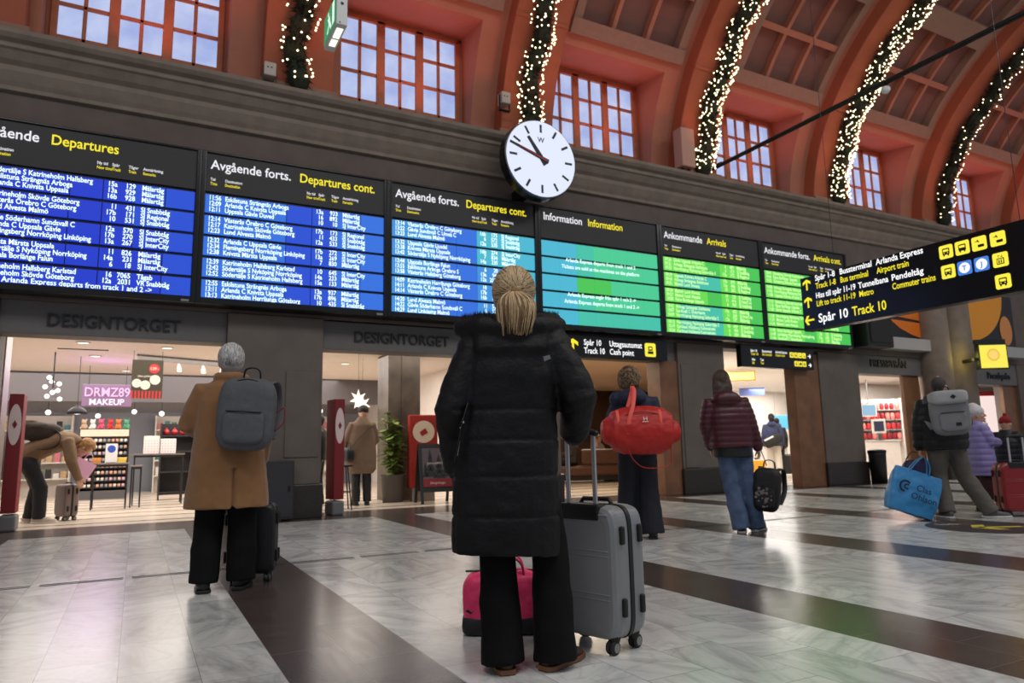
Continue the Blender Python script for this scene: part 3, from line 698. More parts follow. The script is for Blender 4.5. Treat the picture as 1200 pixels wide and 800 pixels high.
text(a.new(), 'Sp\u00e5r 10', .25, .085, .165, .9, .014, width=.45); text(b_.new(), 'Track 10', .76, .085, .165, .9, .014, width=.47)
# yellow arrows are part of the yellow lettering
for y, d in ((.63, 'up'), (.385, 'up'), (.14, 'left')): arrow(b_.new(), .11, y, .15, d)
a.build('white_lettering', T_WHITE, sg, at(-.006, 0, 0) @ FACE)
b_.build('yellow_lettering', T_YELLOW, sg, at(-.006, 0, 0) @ FACE)
for x, y, kd in ((2.01, .60, 'train'), (2.19, .60, 'bus'), (2.37, .60, 'plane'), (2.56, .60, 'plane'), (2.01, .37, 'train'), (2.19, .37, 'T'), (2.37, .37, 'J'), (2.56, .37, 'lift'), (2.56, .135, 'train')):
    mb = MB(); s = .155
    if kd in 'TJ': icon(mb, x, y, s, kd, 2, 3); mb.m = [2 if m_ == 2 else m_ for m_ in mb.m]
    else: icon(mb, x, y, s, kd, 0, 1)
    if kd in 'TJ':  # blue plate, white disc ring, blue letter
        mb = MB(); rrect(mb, x-s/2, y-s/2, x+s/2, y+s/2, s*.14, 2); disc(mb, x, y, .38*s, 24, 3, .003); text(mb, kd, x, y-.18*s, .5*s, 1, .03, 'c', mi=2, z=.006)
    setT(mb.build('pictogram', [I_Y, I_K, I_B, I_W], sg), at(-.006, 0, 0) @ FACE)
for y in (-.5, -2.75):
    mb = MB(); zt = 5.6
    mb.tube([(.08, y, SH), (.08, y, SH+zt)], [.0035, .0035], 6); mb.build('suspension_wire', DARKST, sg)
def wall_sign(x0, x1, z0, z1, y, label, name='direction_sign'):
    r = empty(name, (x0, y, z0), 0, label, 'sign'); mb = MB(); mb.span((0, 0, 0), (x1-x0, .14, z1-z0)); mb.build('sign_box', BLACKG, r, bevel=.01); return r
r = wall_sign(6.75, 9.28, 2.63, 3.04, 10.93, 'black sign with yellow up arrow to Sp\u00e5r 10 under the information board')
a = LT(); b_ = LT(); c_ = MB()
arrow(b_.new(), .30, .2, .27, 'up'); text(a.new(), 'Sp\u00e5r 10', .54, .225, .155, .84, .012); text(a.new(), 'Track 10', .54, .07, .155, .84, .012)
text(a.new(), 'Uttagsautomat', 1.12, .225, .155, .84, .012); text(a.new(), 'Cash point', 1.12, .07, .155, .84, .012); icon(c_, 2.1, .2, .27, 'cash', 0, 1)
a.build('white_lettering', T_WHITE, r, at(0, -.006, 0) @ WALLT); b_.build('arrow', T_YELLOW, r, at(0, -.006, 0) @ WALLT); setT(c_.build('pictogram', [I_Y, I_K], r), at(0, -.006, 0) @ WALLT)
r = wall_sign(11.2, 13.42, 2.58, 3.05, 10.85, 'black sign with rows of yellow pictograms and right arrows above the bright passage')
a = LT(); b_ = LT()
for x, y, s1, s2 in ((.28, .27, 'Sp\u00e5r 1-8', 'Track 1-8'), (.62, .27, 'Bussterminal', 'Bus terminal'), (1.02, .27, 'Arlanda Express', 'Airport train'), (.30, .08, 'Hiss', 'Lift'), (.55, .08, 'Taxi', 'Taxi')):
    text(a.new(), s1, x, y+.06, .075, .74, .012); text(b_.new(), s2, x, y-.01, .075, .74, .012)
arrow(a.new(), 2.08, .30, .1, 'right'); arrow(a.new(), 2.08, .1, .1, 'right')
a.build('white_lettering', T_WHITE, r, at(0, -.006, 0) @ WALLT); b_.build('yellow_lettering', T_YELLOW, r, at(0, -.006, 0) @ WALLT)
for x, y, kd in ((1.52, .31, 'train'), (1.65, .31, 'bus'), (1.78, .31, 'plane'), (1.91, .31, 'plane'), (1.65, .12, 'lift'), (1.78, .12, 'taxi'), (1.91, .12, 'bus')):
    mb = MB(); icon(mb, x, y, .118, kd, 0, 1); setT(mb.build('pictogram', [I_Y, I_K], r), at(0, -.006, 0) @ WALLT)
def letters(s, x0, x1, z, size, y, label, m):
    mb = MB(); text(mb, s, 0, 0, size, 1, .008, width=x1-x0, depth=.03); o = mb.build('shop_sign', m)
    o.matrix_world = at(x0, y, z) @ WALLT; tag(o, label, 'sign'); return o
LET = mat('black_letters', (26, 26, 28), .4)
letters('DESIGNTORGET', -1.16, .47, 2.72, .24, YF+.028, 'black DESIGNTORGET lettering over the left shop opening behind the kneeling traveller', LET)
letters('DESIGNTORGET', 3.0, 4.65, 2.72, .24, YF+.028, 'black DESIGNTORGET lettering left of the woman in the long black coat', LET)
letters('PRESSBYR\u00c5N', 15.75, 17.15, 2.78, .26, YF+.028, 'black PRESSBYR\u00c5N lettering over the kiosk door right of the pier', LET)
letters('Pressbyr\u00e5n', 20.7, 21.8, 2.62, .26, YF+.028, 'dim shop lettering just right of the glowing yellow sign', LET)
# exit sign hanging near the ceiling, upper left
ex = empty('exit_sign', (1.33, 5.62, 4.6), 0, 'white hanging exit sign with green running-man face', 'sign')
mb = MB(); mb.span((0, 0, 0), (.095, .46, .30)); mb.build('sign_box', mat('exit_white', (206, 208, 204), .5), ex, bevel=.006)
mb = MB(); rect(mb, -.44, .03, -.02, .28, 0)
disc(mb, -.27, .235, .022, 12, 1, .002); mb.add([(-.30, .2, .002), (-.23, .21, .002), (-.20, .15, .002), (-.25, .13, .002)], [(0, 1, 2, 3)], 1)
mb.add([(-.25, .14, .002), (-.20, .14, .002), (-.15, .06, .002), (-.19, .05, .002)], [(0, 1, 2, 3)], 1); mb.add([(-.25, .14, .002), (-.22, .13, .002), (-.28, .06, .002), (-.33, .07, .002)], [(0, 1, 2, 3)], 1)
rect(mb, -.13, .05, -.05, .26, 1, .002)
setT(mb.build('sign_face', [mat('exit_green', (60, 150, 96), emit=.9), mat('exit_figure', (226, 250, 232), emit=1.0)], ex), at(-.006, 0, 0) @ FACE.copy() @ at(0, 0, 0))
mb = MB(); mb.span((.02, .06, -.006), (.075, .22, .002)); mb.span((.02, .25, -.006), (.075, .36, .002)); mb.build('light_window', mat('exit_lamp', (246, 250, 226), emit=1.3), ex)
mb = MB(); mb.tube([(.047, .1, .3), (.047, .1, 3.4)], [.008, .008], 6); mb.tube([(.047, .36, .3), (.047, .36, 3.4)], [.008, .008], 6); mb.build('suspension_wire', DARKST, ex)
mb = MB(); mb.ball((0.047, -.002, .2), (.014, .003, .014), 10); mb.ball((0.03, -.002, .02), (.006, .003, .006), 8); mb.build('screw', DARKST, ex)
# kiosk front: ledges, fruit posters, columns, glowing sign, black projector box
GREYL = mat('ledge_grey', (176, 174, 172), .6)
for n_, (a, b2_) in enumerate(((15.9, 17.86), (19.7, 22.2))):
    mb = MB(); mb.span((a, YF-.28, 3.2), (b2_, YF, 3.5)); struct(mb.build('trim_%d' % (50+n_), GREYL, bevel=.015))
POSTB = mat('poster_dark', (34, 30, 34), .5); OR1 = mat('poster_orange', (236, 122, 22), .5); OR2 = mat('poster_amber', (244, 158, 28), .5); OR3 = mat('poster_peach', (226, 146, 74), .5)
def poster(x0, x1, label, draw):
    r = empty('fruit_poster', (x0, YF-.06, 3.5), 0, label, 'poster'); mb = MB(); mb.span((0, 0, 0), (x1-x0, .05, 1.5)); mb.build('panel', POSTB, r)
    for nm, m_, fn in draw:
        q = MB(); fn(q); setT(q.build(nm, m_, r), at(0, -.008, 0) @ WALLT)
def slice1(q): q.add([(0.12, .95, 0), (.3, .62, 0), (1.84, .52, 0), (1.84, 1.5, 0), (.1, 1.5, 0)], [(0, 1, 2, 3, 4)]); q.add([(.55, .5, 0), (1.84, .46, 0), (1.84, .06, 0), (1.4, .14, 0), (.95, .28, 0)], [(0, 1, 2, 3, 4)])
def slice2(q):
    P = [(.02, 1.48, 0), (.02, .1, 0)]+[(.02+1.95*math.sin(t), 1.5-1.4*math.cos(t), 0) for t in [k*PI/24 for k in range(1, 12)]]+[(1.98, 1.48, 0)]
    q.add(P, [tuple(range(len(P)))])
poster(16.0, 17.86, 'dark poster with a split orange wedge above the left kiosk door', [('wedge', OR1, slice1)])
poster(19.75, 22.2, 'dark poster with large amber slice and small round fruit above the yellow sign', [('slice', OR2, slice2), ('fruit', OR3, lambda q: disc(q, 2.0, .5, .30, 28, 0, .003, .42))])
for x in (18.15, 19.15):
    mb = MB(); mb.tube([(x, YF-.12, 0.5), (x, YF-.12, 5.86)], [.40, .38], 24, cap=False); struct(mb.build('trim_%d' % (60+int(x)), STONE_L, smooth=True))
mb = MB(); mb.span((17.7, YF-.5, 0), (19.6, YF, .5)); struct(mb.build('baseboard_columns', BASE, bevel=.02))
ys_ = empty('lit_sign', (19.0, 10.0, 2.72), math.radians(-30), 'glowing yellow square sign with an orange disc on a black bracket', 'sign')
mb = MB(); mb.span((-.36, 0, -.02), (.36, .16, .62)); mb.build('frame', BLACK, ys_, bevel=.01)
mb = MB(); rect(mb, -.33, .01, .33, .59, 0); disc(mb, 0, .34, .155, 28, 1, .003); disc(mb, 0, .34, .12, 28, 2, .006); setT(mb.build('lit_face', [mat('kiosk_yellow', (250, 236, 84), emit=1.0), mat('kiosk_orange', (246, 186, 70), emit=.95), mat('kiosk_amber', (250, 214, 110), emit=1.)], ys_), at(0, -.006, 0) @ WALLT)
mb = MB(); mb.span((-.4, .04, .62), (.36, .1, .74)); mb.span((-.46, .04, .2), (-.36, 1.0, .28)); mb.build('bracket', BLACK, ys_)
l = bpy.data.lights.new('sign_spill', 'POINT'); l.energy = 9; l.color = (1, .85, .15); l.shadow_soft_size = .25; o = bpy.data.objects.new('sign_spill', l); COL.objects.link(o); o.location = (18.62, 10.35, 3.0)
pj = empty('loudspeaker', (15.0, 10.5, 3.16), 0, 'black boxy loudspeaker hanging right of the last green board', 'loudspeaker')
mb = MB(); mb.span((-.1, 0, .0), (.85, .5, .95)); mb.build('speaker_case', BLACK, pj, bevel=.03); mb = MB(); mb.span((.2, .2, .95), (.5, .4, 1.9)); mb.build('bracket', BLACK, pj, bevel=.01)
mb = MB(); mb.span((0, -.02, .1), (.75, .0, .85)); mb.build('grille', mat('grille_dark', (34, 34, 36), .7, bump=.6, bs=200), pj)
# ------------------------------------------------------------------ people
SKIN = mat('skin', (206, 160, 136), .55, var=.06, vs=20)
SKIN_D = mat('skin_dark', (120, 84, 66), .55, var=.06, vs=20)
EYEW = mat('eye_white', (236, 234, 228), .2); IRIS = mat('iris_brown', (52, 36, 26), .2); LIP = mat('lip', (170, 96, 88), .5)
def joints(**k):
    J = dict(pelvis=(0, 0, .96), waist=(0, .0, 1.10), chest=(0, 0, 1.30), neck=(0, -.01, 1.475), head=(0, .02, 1.62),
             shL=(-.175, -.01, 1.425), elL=(-.225, -.03, 1.13), wrL=(-.225, .05, .88), shR=(.175, -.01, 1.425), elR=(.225, -.03, 1.13), wrR=(.225, .05, .88),
             hipL=(-.088, 0, .93), knL=(-.095, .02, .50), anL=(-.10, -.01, .085), hipR=(.088, 0, .93), knR=(.095, .02, .50), anR=(.10, -.01, .085))
    J.update(k); return {a: Vector(b) for a, b in J.items()}
def frame(d, up):
    d = Vector(d).normalized(); s = d.cross(Vector(up)); s = s.normalized() if s.length > 1e-4 else d.orthogonal().normalized(); n = s.cross(d); return d, s, n
def add_hand(mb, wr, d, palm, thumb, curl=.35, k=1.):
    """palm, four unequal fingers and a thumb; d along the hand, palm = direction the palm faces, thumb = side of the thumb"""
    d = Vector(d).normalized(); p = Vector(palm); p = (p-d*p.dot(d)).normalized(); s = Vector(thumb); s = (s-d*s.dot(d)-p*s.dot(p)).normalized()
    wr = Vector(wr)
    mb.tube([wr-d*.02*k, wr+d*.02*k, wr+d*.055*k, wr+d*.092*k], [(.026*k, .019*k), (.034*k, .017*k), (.041*k, .0165*k), (.039*k, .014*k)], 10, ref=s)
    for i, (o, L_) in enumerate(((.030, .070), (.010, .079), (-.010, .074), (-.029, .058))):
        q = wr+d*.090*k+s*o*k; a = curl*.6; pts = [q-d*.02*k, q]
        for seg in (.45, .32, .23):
            dd = d*math.cos(a)+p*math.sin(a); q = q+dd*L_*seg*k; pts.append(q); a += curl
        mb.tube(pts, [.0105*k, .0105*k, .0098*k, .009*k, .0078*k], 8)
    q = wr+d*.032*k+s*.03*k; pts = [q-s*.01*k, q]; a = .75
    for L_, da in ((.034, -.2), (.028, -.25), (.022, -.2)):
        dd = d*math.cos(a)+s*math.sin(a)+p*.35; q = q+dd.normalized()*L_*k; pts.append(q); a += da
    mb.tube(pts, [.015*k, .0145*k, .0125*k, .011*k, .009*k], 8)
def add_head(mb, J, yaw=0., pitch=0., roll=0., k=1.):
    R = Euler((pitch, roll, yaw), 'YXZ').to_matrix(); c = J['head']
    def W(x, y, z): return c+R @ (Vector((x, y, z))*k)
    secs = [(-.118, .012, .030, .034), (-.105, .018, .050, .056), (-.08, .006, .061, .080), (-.04, .0, .070, .094), (0, -.004, .074, .098), (.04, -.008, .077, .101), (.08, -.008, .070, .094), (.108, -.006, .050, .070), (.122, -.004, .024, .034)]
    o = [(W(0, y, z), (hw*k, hd*k)) for z, y, hw, hd in secs]
    mb.tube([a for a, b in o], [b for a, b in o], 18, ref=R @ Vector((1, 0, 0)))
    mb.tube([J['neck']-Vector((0, 0, .05)), (J['neck']+W(0, -.02, -.08))/2, W(0, -.015, -.05)], [.062*k, .056*k, .058*k], 14)
    mb.tube([W(0, .092, .018), W(0, .110, -.010), W(0, .116, -.026)], [.009*k, .013*k, .015*k], 8)        # nose
    mb.ball(W(0, .107, -.031), (.019*k, .012*k, .009*k), 8)
    for sx in (-1, 1):
        mb.ball(W(sx*.079, -.006, -.008), (.011*k, .022*k, .034*k), 10, R @ Euler((.15, 0, sx*-.3)).to_matrix())   # ears
        mb.tube([W(sx*.014, .093, .028), W(sx*.05, .082, .03)], [.009*k, .007*k], 6)                      # brows
        mb.ball(W(sx*.04, .062, -.03), (.024*k, .022*k, .02*k), 8)                                         # cheeks
    mb.ball(W(0, .093, -.062), (.026*k, .012*k, .007*k), 8); mb.ball(W(0, .092, -.074), (.022*k, .012*k, .008*k), 8)
    mb.ball(W(0, .085, -.105), (.022*k, .018*k, .016*k), 8)
    return W, R
def person(name, label, loc, rz, J, s=1., skin=None, look=(0, 0, 0), hands=None, voxel=.009, eyes=True, group=None, hk=1., headk=1.):
    root = empty(name, (loc[0], loc[1], 0), rz, label, 'person', group); root.scale = (s, s, s)
    skin = skin or SKIN
    mb = MB()
    W, R = add_head(mb, J, *look, k=headk)
    p, c, n, w_ = J['pelvis'], J['chest'], J['neck'], J['waist']
    mb.tube([p-Vector((0, 0, .06)), p, w_, c, c.lerp(n, .45), n-Vector((0, 0, .02))], [(.13, .085), (.15, .095), (.13, .085), (.15, .095), (.125, .075), (.06, .055)], 18, ref=(J['shR']-J['shL']))
    for sd in 'LR':
        a, b, d = J['sh'+sd], J['el'+sd], J['wr'+sd]
        a = a-Vector((0, 0, .045))
        mb.tube([c.lerp(a, .6)+Vector((0, 0, .02)), a, a.lerp(b, .35), b, b.lerp(d, .3), d], [.042, .045, .042, .036, .036, .026], 12)
        a, b, d = J['hip'+sd], J['kn'+sd], J['an'+sd]
        mb.tube([a, a.lerp(b, .3), b.lerp(a, .12), b.lerp(d, .3), d], [.088, .08, .056, .053, .036], 14)
        f = (R if False else Matrix.Identity(3)) @ Vector((0, 1, 0))
        fd = J.get('toe'+sd, d+Vector(((-.03 if sd == 'L' else .03), .17, -.05)))
        mb.tube([d+(d-fd)*.12-Vector((0, 0, .045)), d-Vector((0, 0, .035)), d.lerp(fd, .6)-Vector((0, 0, .01)), d.lerp(fd, .92)], [(.018, .02), (.03, .03), (.034, .02), (.024, .012)], 10, ref=(fd-d).cross(Vector((0, 0, 1))))
        h = (hands or {}).get(sd)
        dirv = (J['wr'+sd]-J['el'+sd])
        inward = Vector((1 if sd == 'L' else -1, 0, 0))
        if h: add_hand(mb, J['wr'+sd], h[0] or dirv, h[1], h[2], h[3], hk)
        else: add_hand(mb, J['wr'+sd], dirv, inward, Vector((0, 1, 0)), .3, hk)
    body = mb.build('body', skin, root, remesh=voxel, relax=2)
    if eyes:
        for sx in (-1, 1):
            e = MB(); e.ball((0, 0, 0), .012*headk, 10); e.ball((0, .0085*headk, 0), (.0055*headk, .004*headk, .0055*headk), 8, None, 1)
            o = e.build('eye', [EYEW, IRIS], root, smooth=True); o.location = W(sx*.031, .081, .010); o.rotation_euler = R.to_euler()
    return root, W, R
def wrinkle(amp, sc, seams=(), puff=None, sw=.012, sd=.010):
    def f(co, no):
        d = amp*(N(co, sc)+.5*N(co*2.1+Vector((3, 1, 7)), sc))
        if puff:
            per, a, z0 = puff; u = ((co.z-z0)/per) % 1.; d += a*(abs(math.sin(PI*u))**.5-.7)
        for zs in seams: d -= sd*math.exp(-((co.z-zs)/sw)**2)
        return d
    return f
def trousers(root, J, m, r=(.105, .075, .075), top=None, voxel=.011, hem=.03, amp=.006, name='trousers', back=.0):
    mb = MB(); p = J['pelvis']; t = top or p+Vector((0, 0, .08))
    mb.tube([p-Vector((0, 0, .08)), p, t], [(.15, .11), (.175, .125), (.16, .11)], 18, ref=(J['hipR']-J['hipL']))
    for sd in 'LR':
        a, b, d = J['hip'+sd], J['kn'+sd], J['an'+sd]; e = d+Vector((0, 0, hem-d.z)) if hem is not None else d
        e = Vector((d.x, d.y-.012, max(hem, .02)))
        mb.tube([e, b.lerp(e, .5), b, a.lerp(b, .4), a], [r[2], (r[1]+r[2])/2, r[1], r[0]*.92, r[0]], 16, cap='end')
    return mb.build(name, m, root, remesh=voxel, relax=3, post=wrinkle(amp, 9))
def jacket(root, J, m, secs, sl=(.085, .072, .055), voxel=.011, amp=.005, name='jacket', post=None, extra=None, cuff=.0, sc=8):
    """secs: (z, x, y, half width, half depth) from the hem to the neck"""
    mb = MB()
    mb.tube([(x, y, z) for z, x, y, a, b in secs], [(a, b) for z, x, y, a, b in secs], 22, ref=(1, 0, 0), pw=2.3, cap='end')
    for sd in 'LR':
        a, b, d = J['sh'+sd], J['el'+sd], J['wr'+sd]; e = d+(d-b).normalized()*cuff
        a = a-Vector((0, 0, .03)); c = Vector((secs[-2][1], secs[-2][2], a.z-.01))
        mb.tube([c.lerp(a, .45), a, a.lerp(b, .5), b, b.lerp(e, .5), e], [sl[0]*.8, sl[0]*.93, (sl[0]+sl[1])/2, sl[1], (sl[1]+sl[2])/2, sl[2]], 16)
    if extra: extra(mb)
    return mb.build(name, m, root, remesh=voxel, relax=4, post=post or wrinkle(amp, sc))
def shoes(root, J, m, sole=None, k=1., high=0.):
    for sd in 'LR':
        d = J['an'+sd]; fd = J.get('toe'+sd, d+Vector(((-.03 if sd == 'L' else .03), .17, -.05)))
        fl = Vector((fd.x-d.x, fd.y-d.y, 0)); fl = fl.normalized() if fl.length > .02 else Vector((0, 1, 0)); z = d.z-.085
        P = lambda a, h: Vector((d.x, d.y, z))+fl*a*k+Vector((0, 0, h*k))
        mb = MB(); sdv = fl.cross(Vector((0, 0, 1)))
        mb.tube([P(-.068, .05), P(-.04, .054), P(-.02, .054), P(.06, .045), P(.14, .036), P(.185, .03)], [(.034*k, .04*k), (.043*k, .046*k), (.044*k, .044*k), (.047*k, .036*k), (.046*k, .026*k), (.03*k, .018*k)], 14, ref=sdv)
        mb.tube([P(-.02, .05), P(-.025, .10+high)], [(.042*k, .05*k), (.046*k, .05*k)], 12, ref=sdv)
        o = mb.build('shoe', m, root, remesh=.008, relax=2)
        if sole:
            sb = MB(); pts = []
            for a, h in ((-.092, .03), (-.06, .046), (.05, .046), (.13, .05), (.19, .035), (.215, .012)): pts.append((a*k, h*k))
            out = [(a, h) for a, h in pts]+[(a, -h) for a, h in reversed(pts)]
            T = Matrix.Translation(Vector((d.x, d.y, z+.002))) @ Matrix(((fl.x, sdv.x, 0, 0), (fl.y, sdv.y, 0, 0), (0, 0, 1, 0), (0, 0, 0, 1)))
            sb.prism(out, .022*k, T); sb.build('sole', sole, o, bevel=.004)
def hair_cap(root, W, R, m, grow=1.08, low=-.05, amp=.006, sc=28, extra=None, name='hair', k=1., face=.055, voxel=.008):
    """skull-hugging hair, open at the face"""
    mb = MB(); mb.ball(W(0, -.012, .035), (.082*grow*k, .108*grow*k, .098*grow*k), 22, R)
    if low < 0: mb.tube([W(0, -.045, .03), W(0, -.05, low)], [(.078*grow*k, .066*grow*k), (.066*grow*k, .052*grow*k)], 16, ref=R @ Vector((1, 0, 0)))
    if extra: extra(mb)
    o = mb.build(name, m, root, remesh=voxel, relax=2, post=wrinkle(amp, sc))
    # cut the hair back behind the brow so that the face stays free
    me = o.data; Ri = R.transposed(); c = W(0, 0, 0)
    for v in me.vertices:
        q = Ri @ (v.co-c)/k
        if q.y > face and q.z < .075: v.co = c+R @ (Vector((q.x*.9, face-.01, q.z))*k)
    return o
def strands(root, mb_list_fn, m, name): 
    mb = MB(); mb_list_fn(mb); return mb.build(name, m, root, smooth=True)

# ------------------------------------------------------------------ luggage
def rolling_case(name, label, loc, rz, w, d, h, m, trim=None, handle=.42, zwheel=.06, ribs=True, pole_side=-1, group=None, poles=True):
    """w across, d deep (y), h of the shell; telescopic handle on the -y face"""
    root = empty(name, (*loc, 0), rz, label, 'suitcase', group); trim = trim or BLACK
    for sg in (-1, 1):
        mb = MB(); n = 7; y0, y1 = (-.5*d, -.012) if sg < 0 else (.012, .5*d)
        pts = []; rr = []
        k = 6
        def ring(y, inset): return [( (w/2-inset), (h/2-inset), y)]
        ys = [(.0, .0), (.6, .0), (.86, .008), (.97, .024), (1.0, .045)]
        P = []; Rd = []
        for t, ins in ys:
            y = sg*(.012+(d/2-.012)*t); P.append((0, y, zwheel+h/2)); Rd.append((w/2-ins, h/2-ins))
        mb.tube(P, Rd, 44, ref=(1, 0, 0), pw=7, cap=False)
        o = mb.build('shell', m, root, smooth=False, bevel=.006)
        if ribs:
            rb = MB()
            for q in (.30, .34, .62, .66, .93): rb.tube([(-w*.40, sg*(d/2-.003), zwheel+h*q), (w*.40, sg*(d/2-.003), zwheel+h*q)], [.0055, .0055], 8)
            rb.build('groove', m, o, smooth=True)
    z = MB(); z.tube([(0, -.014, zwheel+h/2), (0, .014, zwheel+h/2)], [(w/2+.004, h/2+.004)]*2, 44, ref=(1, 0, 0), pw=7, cap=False); z.build('zip_band', trim, root)
    for sx in (-1, 1):
        for yy in (-.28, .28):
            for zz in (.25, .78):
                b = MB(); b.box((sx*(w/2+.006), yy*d, zwheel+h*zz), (.022, .028, .085)); b.build('bumper', trim, root, bevel=.008)
    for sx in (-1, 1):
        for sy in (-1, 1):
            x, y = sx*(w/2-.06), sy*(d/2-.05)
            f = MB(); f.tube([(x, y, zwheel+.025), (x, y, zwheel-.012)], [.034, .024], 12); wk = f.build('wheel_fork', trim, root, smooth=True)
            for o_ in (-.013, .013):
                q = MB(); q.lathe([(.006, -.008), (.028, -.009), (.032, -.005), (.032, .005), (.028, .009), (.006, .008)], (0, 0, 0), 16, 0, Matrix.Rotation(PI/2, 3, 'Y'))
                e = q.build('wheel', mat('wheel_rubber', (34, 34, 36), .6), wk, smooth=False); e.location = (x+o_, y+.012*sy, .0325)
                hb = MB(); hb.lathe([(.003, -.012), (.021, -.012), (.021, .012), (.003, .012)], (x+o_, y+.012*sy, .0325), 12, 0, Matrix.Rotation(PI/2, 3, 'Y')); hb.build('hub', STEEL, wk)
    if poles:
        yb = pole_side*(d/2-.035)
        for sx in (-.5, .5):
            q = MB(); q.span((sx*.17-.011, yb-.007, zwheel+h-.06), (sx*.17+.011, yb+.007, zwheel+h+handle)); q.build('handle_pole', mat('pole_alu', (188, 188, 190), .3, metal=.5), root, bevel=.003)
        q = MB(); q.tube([(-.105, yb, zwheel+h+handle), (-.04, yb, zwheel+h+handle+.012), (.04, yb, zwheel+h+handle+.012), (.105, yb, zwheel+h+handle)], [.015, .017, .017, .015], 10); q.build('grip', trim, root, smooth=True)
        q = MB(); q.span((-.13, yb-.042, zwheel+h-.07), (.13, yb+.03, zwheel+h+.008)); q.build('handle_housing', trim, root, bevel=.012)
    q = MB(); q.tube([(-.1, .02, zwheel+h-.002), (-.08, .02, zwheel+h+.022), (.08, .02, zwheel+h+.022), (.1, .02, zwheel+h-.002)], [.011]*4, 8); q.build('top_handle', trim, root, smooth=True)
    return root
def puff_box(mb, c, d, pw=4., R=None, n=24): return mb.ball(c, (d[0]/2, d[1]/2, d[2]/2), n, R, 0, pw)
def strap(mb, pts, w_=.02, t=.004, ref=(1, 0, 0)): mb.tube(pts, [(w_, t)]*len(pts), 8, ref=ref, pw=4)
def smooth_path(P, n=6):
    P = [Vector(p) for p in P]; out = []
    for i in range(len(P)-1):
        p0, p1, p2, p3 = P[max(0, i-1)], P[i], P[i+1], P[min(len(P)-1, i+2)]
        for k in range(n):
            t = k/n; out.append(.5*((2*p1)+(p2-p0)*t+(2*p0-5*p1+4*p2-p3)*t*t+(3*p1-p0-3*p2+p3)*t**3))
    return out+[P[-1]]

def tuft_hair(root, W, R, mats, n, length, wid=.004, grow=1.05, curl=0., down=1., seed=1, low=-.35, name='hair_strands', back=0.):
    """short locks lying on the skull, in a few shades"""
    rnd = random.Random(seed); B = [MB() for _ in mats]; c = Vector((0, -.012, .035))
    for i in range(n):
        az = rnd.uniform(-PI, PI); el = math.asin(rnd.uniform(math.sin(low), 1.))
        d = Vector((math.sin(az)*math.cos(el), -math.cos(az)*math.cos(el), math.sin(el)))
        if d.y > .5 and d.z < .45: continue
        t = (Vector((0, -.5-back, -1))*down+Vector((rnd.uniform(-.5, .5), rnd.uniform(-.4, .4), rnd.uniform(-.3, .3)))); t = (t-d*t.dot(d)).normalized()
        P = []; q = d.copy(); L_ = length*rnd.uniform(.6, 1.2); a0 = rnd.random()*6.28; s_ = t.cross(d)
        for k in range(6):
            u = k/5; lift = 1+.02*rnd.random()+.10*curl*(.5+.5*math.sin(a0+u*7)); g = (d+t*u*L_/.1+s_*curl*.25*math.sin(a0+u*8)).normalized()
            P.append(W(*(c+Vector((g.x*.080, g.y*.106, g.z*.096))*grow*lift)))
        B[i % len(mats)].tube(P, [wid, wid*1.15, wid*1.15, wid, wid*.8, wid*.35], 4, cap=False)
    for b, m in zip(B, mats): b.build(name, m, root, smooth=True)
# ------------------------------------------------------------------ the woman in front and her luggage
COAT_K = mat('black_quilted_nylon', (14, 14, 16), .58, bump=.2, bs=60, spec=.3)
TR_K = mat('black_trouser', (14, 14, 16), .85, spec=.2)
BLOND2 = mat('blond_hair_light', (206, 180, 138), .45); BLOND3 = mat('blond_hair_dark', (134, 104, 72), .5)
BLOND = mat('blond_hair', (176, 146, 104), .5, rgb2=(214, 190, 148), vs=40)
SHOE_BR = mat('brown_suede', (70, 48, 38), .7, var=.1)
SOLE_BR = mat('gum_sole', (120, 78, 50), .6)
J = joints(head=(-.025, .03, 1.665), neck=(-.03, -.005, 1.51), chest=(-.04, 0, 1.33), waist=(-.06, 0, 1.12), pelvis=(-.06, 0, .97),
           shL=(-.225, -.01, 1.43), elL=(-.315, -.05, 1.13), wrL=(-.30, .04, .90), shR=(.165, -.01, 1.44), elR=(.265, -.04, 1.19), wrR=(.255, .12, 1.045),
           hipL=(-.15, 0, .93), knL=(-.125, .02, .50), anL=(-.105, -.03, .085), hipR=(.04, 0, .93), knR=(.115, .02, .50), anR=(.125, .0, .085),
           toeL=(-.15, .14, .035), toeR=(.22, .12, .035))
root, W, R = person('person', 'woman with blond ponytail in long black quilted coat, standing with her back turned in front', (1.575, 2.90), math.radians(-28), J, 1.0, look=(.06, -.0, 0), headk=1.06,
    hands={'R': ((.15, .95, -.15), (0, 0, -1), (-1, 0, 0), 1.0)}, voxel=.006)
trousers(root, J, TR_K, (.105, .082, .098), hem=.03, voxel=.01)
shoes(root, J, SHOE_BR, SOLE_BR, 1.0)
def coat_extra(mb):   # folded hood lying on the shoulders
    mb.tube([(-.235, 0, 1.415), (-.14, -.01, 1.45), (-.03, -.01, 1.47), (.09, -.01, 1.455), (.18, 0, 1.425)], [.078, .08, .08, .08, .078], 14)
    mb.tube([(-.275, .03, 1.525), (-.17, -.07, 1.515), (-.04, -.105, 1.49), (.09, -.07, 1.515), (.185, .03, 1.53)], [(.05, .045), (.06, .055), (.075, .06), (.06, .055), (.05, .045)], 14)
    mb.tube([(-.04, -.075, 1.50), (-.04, -.115, 1.40), (-.04, -.105, 1.30)], [(.17, .05), (.17, .05), (.10, .025)], 16, ref=(1, 0, 0))
